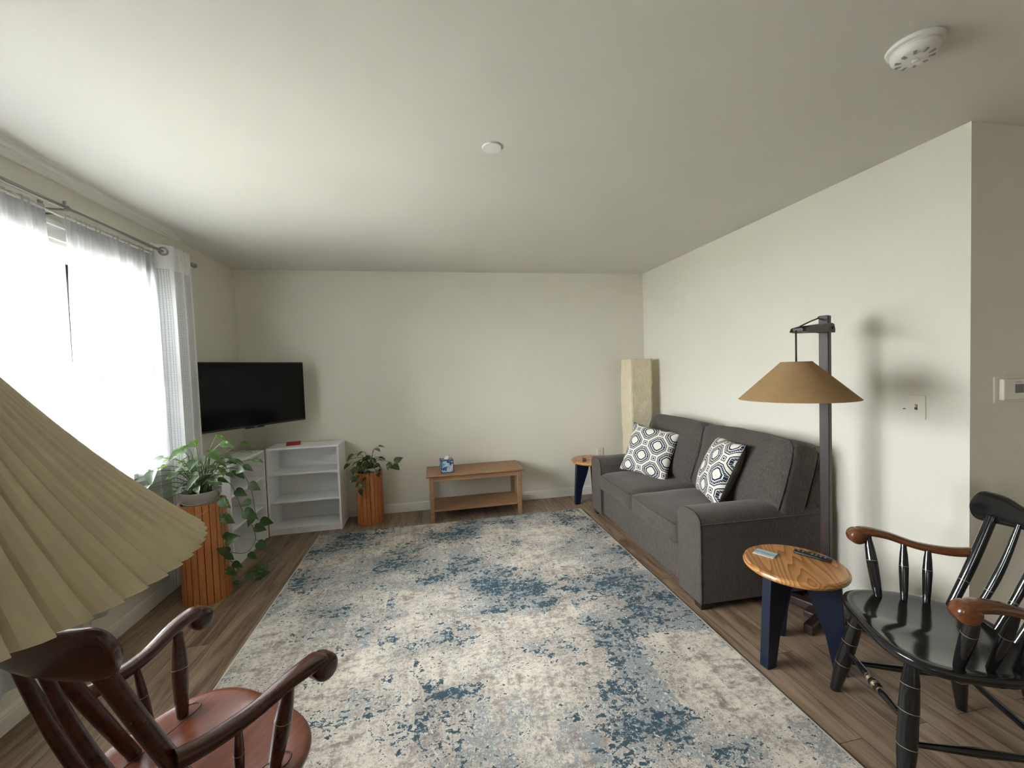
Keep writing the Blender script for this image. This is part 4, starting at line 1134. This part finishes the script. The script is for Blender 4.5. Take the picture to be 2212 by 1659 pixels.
    for x in D['spindles']:
        m = MB(); post(m, x*.88, pb[1]-D['spin_back']*(1-(x/pb[0])**2), x, .010, .0135, .0085, -.012); m.build('back_spindle', [body, gold_m], t, smooth=True, auto=40)
    # arms
    az = D['arm_z']
    for s_ in (-1, 1):
        prj = D['arm_rear']; tipx, tipy = D['arm_tip']
        path = [(prj[0], prj[1], prj[2]), (prj[0]+.18*(tipx-prj[0]), prj[1]+.18*(tipy-prj[1]), prj[2]-.006), (prj[0]+.45*(tipx-prj[0]), prj[1]+.42*(tipy-prj[1]), (prj[2]+az)/2-.012),
                (prj[0]+.8*(tipx-prj[0]), prj[1]+.66*(tipy-prj[1]), az+.000), (tipx, prj[1]+.84*(tipy-prj[1]), az+.008), (tipx+.001, tipy-.030, az-.002)]
        wd = [.018, .020, .021, .024, .028, .028]; ht = [.019, .017, .015, .016, .018, .020]
        m = MB(); rings = []
        P_ = [Vector((s_*a_, b_, c_)) for a_, b_, c_ in path]
        # resample smooth
        sm_ = []; ws = []; hs = []
        for i in range(len(P_)-1):
            a_ = P_[max(i-1, 0)]; b_ = P_[i]; c_ = P_[i+1]; d_ = P_[min(i+2, len(P_)-1)]
            for k in range(5):
                u = k/5; sm_.append(.5*((2*b_)+(-a_+c_)*u+(2*a_-5*b_+4*c_-d_)*u*u+(-a_+3*b_-3*c_+d_)*u**3)); ws.append(wd[i]*(1-u)+wd[i+1]*u); hs.append(ht[i]*(1-u)+ht[i+1]*u)
        sm_.append(P_[-1]); ws.append(wd[-1]); hs.append(ht[-1])
        for i, p in enumerate(sm_):
            d_ = (sm_[min(i+1, len(sm_)-1)]-sm_[max(i-1, 0)]); dxy = Vector((d_.x, d_.y, 0)).normalized(); sv = Vector((dxy.y, -dxy.x, 0))
            ring = []
            drop = 0
            for a in [2*pi*j/14 for j in range(14)]:
                ca, sa_ = cos(a), sin(a)
                ring.append(p+sv*(ws[i]*(abs(ca)**.75)*(1 if ca >= 0 else -1))+Vector((0, 0, (hs[i]*(abs(sa_)**.8)*(1 if sa_ >= 0 else -1))-drop)))
            rings.append(ring)
        m.ring_loft(rings)
        kc = Vector((s_*(tipx+.001), tipy-.034, az-.014)); kr = .033
        m.turned(kc-Vector((.029, 0, 0)), kc+Vector((.029, 0, 0)), [(0, kr*.55), (.05, kr*.80), (.14, kr*.94), (.28, kr), (.72, kr), (.86, kr*.94), (.95, kr*.80), (1, kr*.55)], 24)
        m.build('arm', armm, t, smooth=True, auto=70)
        for (bx, by, tx, ty, tz, r_) in D['arm_spindles']:
            m = MB(); m.turned((s_*bx, by, sz-.005), (s_*tx, ty, tz), spindle_prof(r_*.72, r_, r_*.62, D['aring']), 14); m.build('arm_spindle', [body, gold_m], t, smooth=True, auto=40)
    # legs
    legs = []
    for (bx, by, tx, ty, r_) in D['legs']:
        for s_ in (-1, 1):
            m = MB(); r = r_
            m.turned((s_*bx, by, 0), (s_*tx, ty, sz-.030), [(0, r*.62), (.02, r*.66), (.25, r*.92), (.335, r*1.0), (.340, r*1.01, 1), (.345, r*1.01), (.5, r*.98), (.60, r*.98), (.604, r*1.0, 1), (.609, r*1.0), (.72, r*.95), (.80, r*.9), (.804, r*.92, 1), (.809, r*.92), (.92, r*.72), (1, r*.66)], 16)
            m.build('leg', [body, gold_m], t, smooth=True, auto=40)
    (bx, by, tx, ty, r_), (cx_, cy_, dx_, dy_, _) = D['legs'][0], D['legs'][1]
    def at(l, s_, u): return Vector((s_*(l[0]+(l[2]-l[0])*u), l[1]+(l[3]-l[1])*u, (sz-.030)*u))
    f0, b0 = D['legs'][0], D['legs'][1]
    m = MB(); a_, b_ = at(f0, -1, .50), at(f0, 1, .50)
    m.turned(a_, b_, [(0, .008), (.12, .0095), (.30, .0125), (.36, .014), (.39, .011, 1), (.41, .011), (.44, .0165), (.46, .0125, 1), (.48, .017), (.50, .0175), (.52, .017), (.535, .0125, 1), (.56, .0165), (.59, .011, 1), (.61, .011), (.64, .014), (.70, .0125), (.88, .0095), (1, .008)], 14)
    m.build('front_stretcher', [body, brass_m], t, smooth=True, auto=40)
    for s_ in (-1, 1):
        m = MB(); m.turned(at(f0, s_, .36), at(b0, s_, .36), [(0, .008), (.5, .014), (1, .008)], 12); m.build('side_stretcher', body, t, smooth=True, auto=40)
    m = MB(); m.turned(at(b0, -1, .45), at(b0, 1, .45), [(0, .008), (.5, .013), (1, .008)], 12); m.build('rear_stretcher', body, t, smooth=True, auto=40)
    return t
BLACK = dict(seat_z=.432, seat_hw=.258, seat_front=.240, seat_rear=.215, crest_z=.816, crest_y=-.350, crest_hw=.285, crest_h=.125, crest_curve=.060,
             post_bot=(.178, -.150), post_x=.208, spindles=(-.125, -.042, .042, .125), spin_back=.045, arm_z=.664, arm_rear=(.222, -.245, .632), arm_tip=(.285, .145),
             arm_spindles=[(.205, .075, .275, .075, .654, .0195), (.198, -.010, .250, -.038, .640, .0155), (.190, -.080, .234, -.112, .632, .0155)], aring=.60,
             legs=[(.220, .225, .150, .165, .0275), (.205, -.205, .140, -.140, .0255)], rings=(.30,))
RED = dict(dip=.07, seat_z=.450, seat_hw=.268, seat_front=.262, seat_rear=.150, crest_z=.938, crest_y=-.250, crest_hw=.228, crest_h=.118, crest_curve=.085,
           post_bot=(.178, .000), post_x=.182, spindles=(-.085, 0, .085), spin_back=.09, arm_z=.680, arm_rear=(.205, -.080, .652), arm_tip=(.270, .246),
           arm_spindles=[(.200, .118, .245, .140, .665, .0200), (.186, .045, .222, .030, .650, .0110)], aring=.58,
           legs=[(.205, .215, .150, .170, .0235), (.195, -.180, .140, -.100, .0225)], rings=())
chair('black', 'black lacquered captain\'s chair with brown wooden arms, right of the side table', (1.752, 1.138, 0), atan2(.425, -.905), black_m, cherry_m, black_m, BLACK)
chair('red', 'reddish-brown mahogany captain\'s chair seen from behind, bottom left', (-.650, 1.100, .0102), atan2(.806, .592), mahog_m, mahog_m, seatred_m, RED)

# ------------------------------------------------------------------ pleated lamp at the left
PLX, PLY, PZR, PR = -.598, .567, 1.189, .278
pf = thing('pleated_floor_lamp', 'floor lamp with a wide cream pleated shade, close to the camera at left', 'floor lamp', (PLX, PLY, 0))
NP = 64; m = MB(); rt, ht_ = .062, .283
vs = []; per = 4; rows = 22
for i in range(rows+1):
    u = i/rows
    R_ = PR+(rt-PR)*u; z = PZR+ht_*(u+.055*sin(pi*u)*-1.0)
    for j in range(NP*per):
        ph = (j % per)/per; a = 2*pi*j/(NP*per)+.03
        # knife pleat: rises slowly, folds back sharply
        k = {0: 0.0, 1: .55, 2: .88, 3: 1.0}[j % per]
        depth = .016*(R_/PR)
        aa = a+(0, .002, .008, .019)[j % per]
        rr = R_+depth*(k-.5)
        vs.append((rr*cos(aa), rr*sin(aa), z+(.0018*k if i == 0 else 0)))
fs = []
nn = NP*per
for i in range(rows):
    for j in range(nn):
        fs.append((i*nn+j, i*nn+(j+1) % nn, (i+1)*nn+(j+1) % nn, (i+1)*nn+j))
m.add(vs, fs)
o = m.build('lamp_shade', pleat_m, pf)
sol = o.modifiers.new('s', 'SOLIDIFY'); sol.thickness = .0012
m = MB(); m.turned((0, 0, .02), (0, 0, 1.222), [(0, .012), (.85, .012), (.86, .02), (.9, .02), (.91, .008), (1, .008)], 14); m.build('pole', steel_m, pf, smooth=True, auto=40)
m = MB(); m.lathe([(.13, 0), (.135, .006), (.13, .016), (.03, .026), (.012, .03)], seg=40); m.build('base', steel_m, pf, smooth=True, auto=40)
m = MB()
for k in range(3):
    a = 2*pi*k/3; m.tube([(0, 0, PZR+ht_-.03), ((rt-.004)*cos(a), (rt-.004)*sin(a), PZR+ht_-.005)], .0018, 6)
m.build('shade_spider', steel_m, pf, smooth=True)
m = MB(); m.lathe([(.004, .10), (.022, .092), (.030, .065), (.028, .045), (.015, .0)], c=(0, 0, 1.22), seg=18); m.build('bulb', MATS['bulb_frost'], pf, smooth=True)
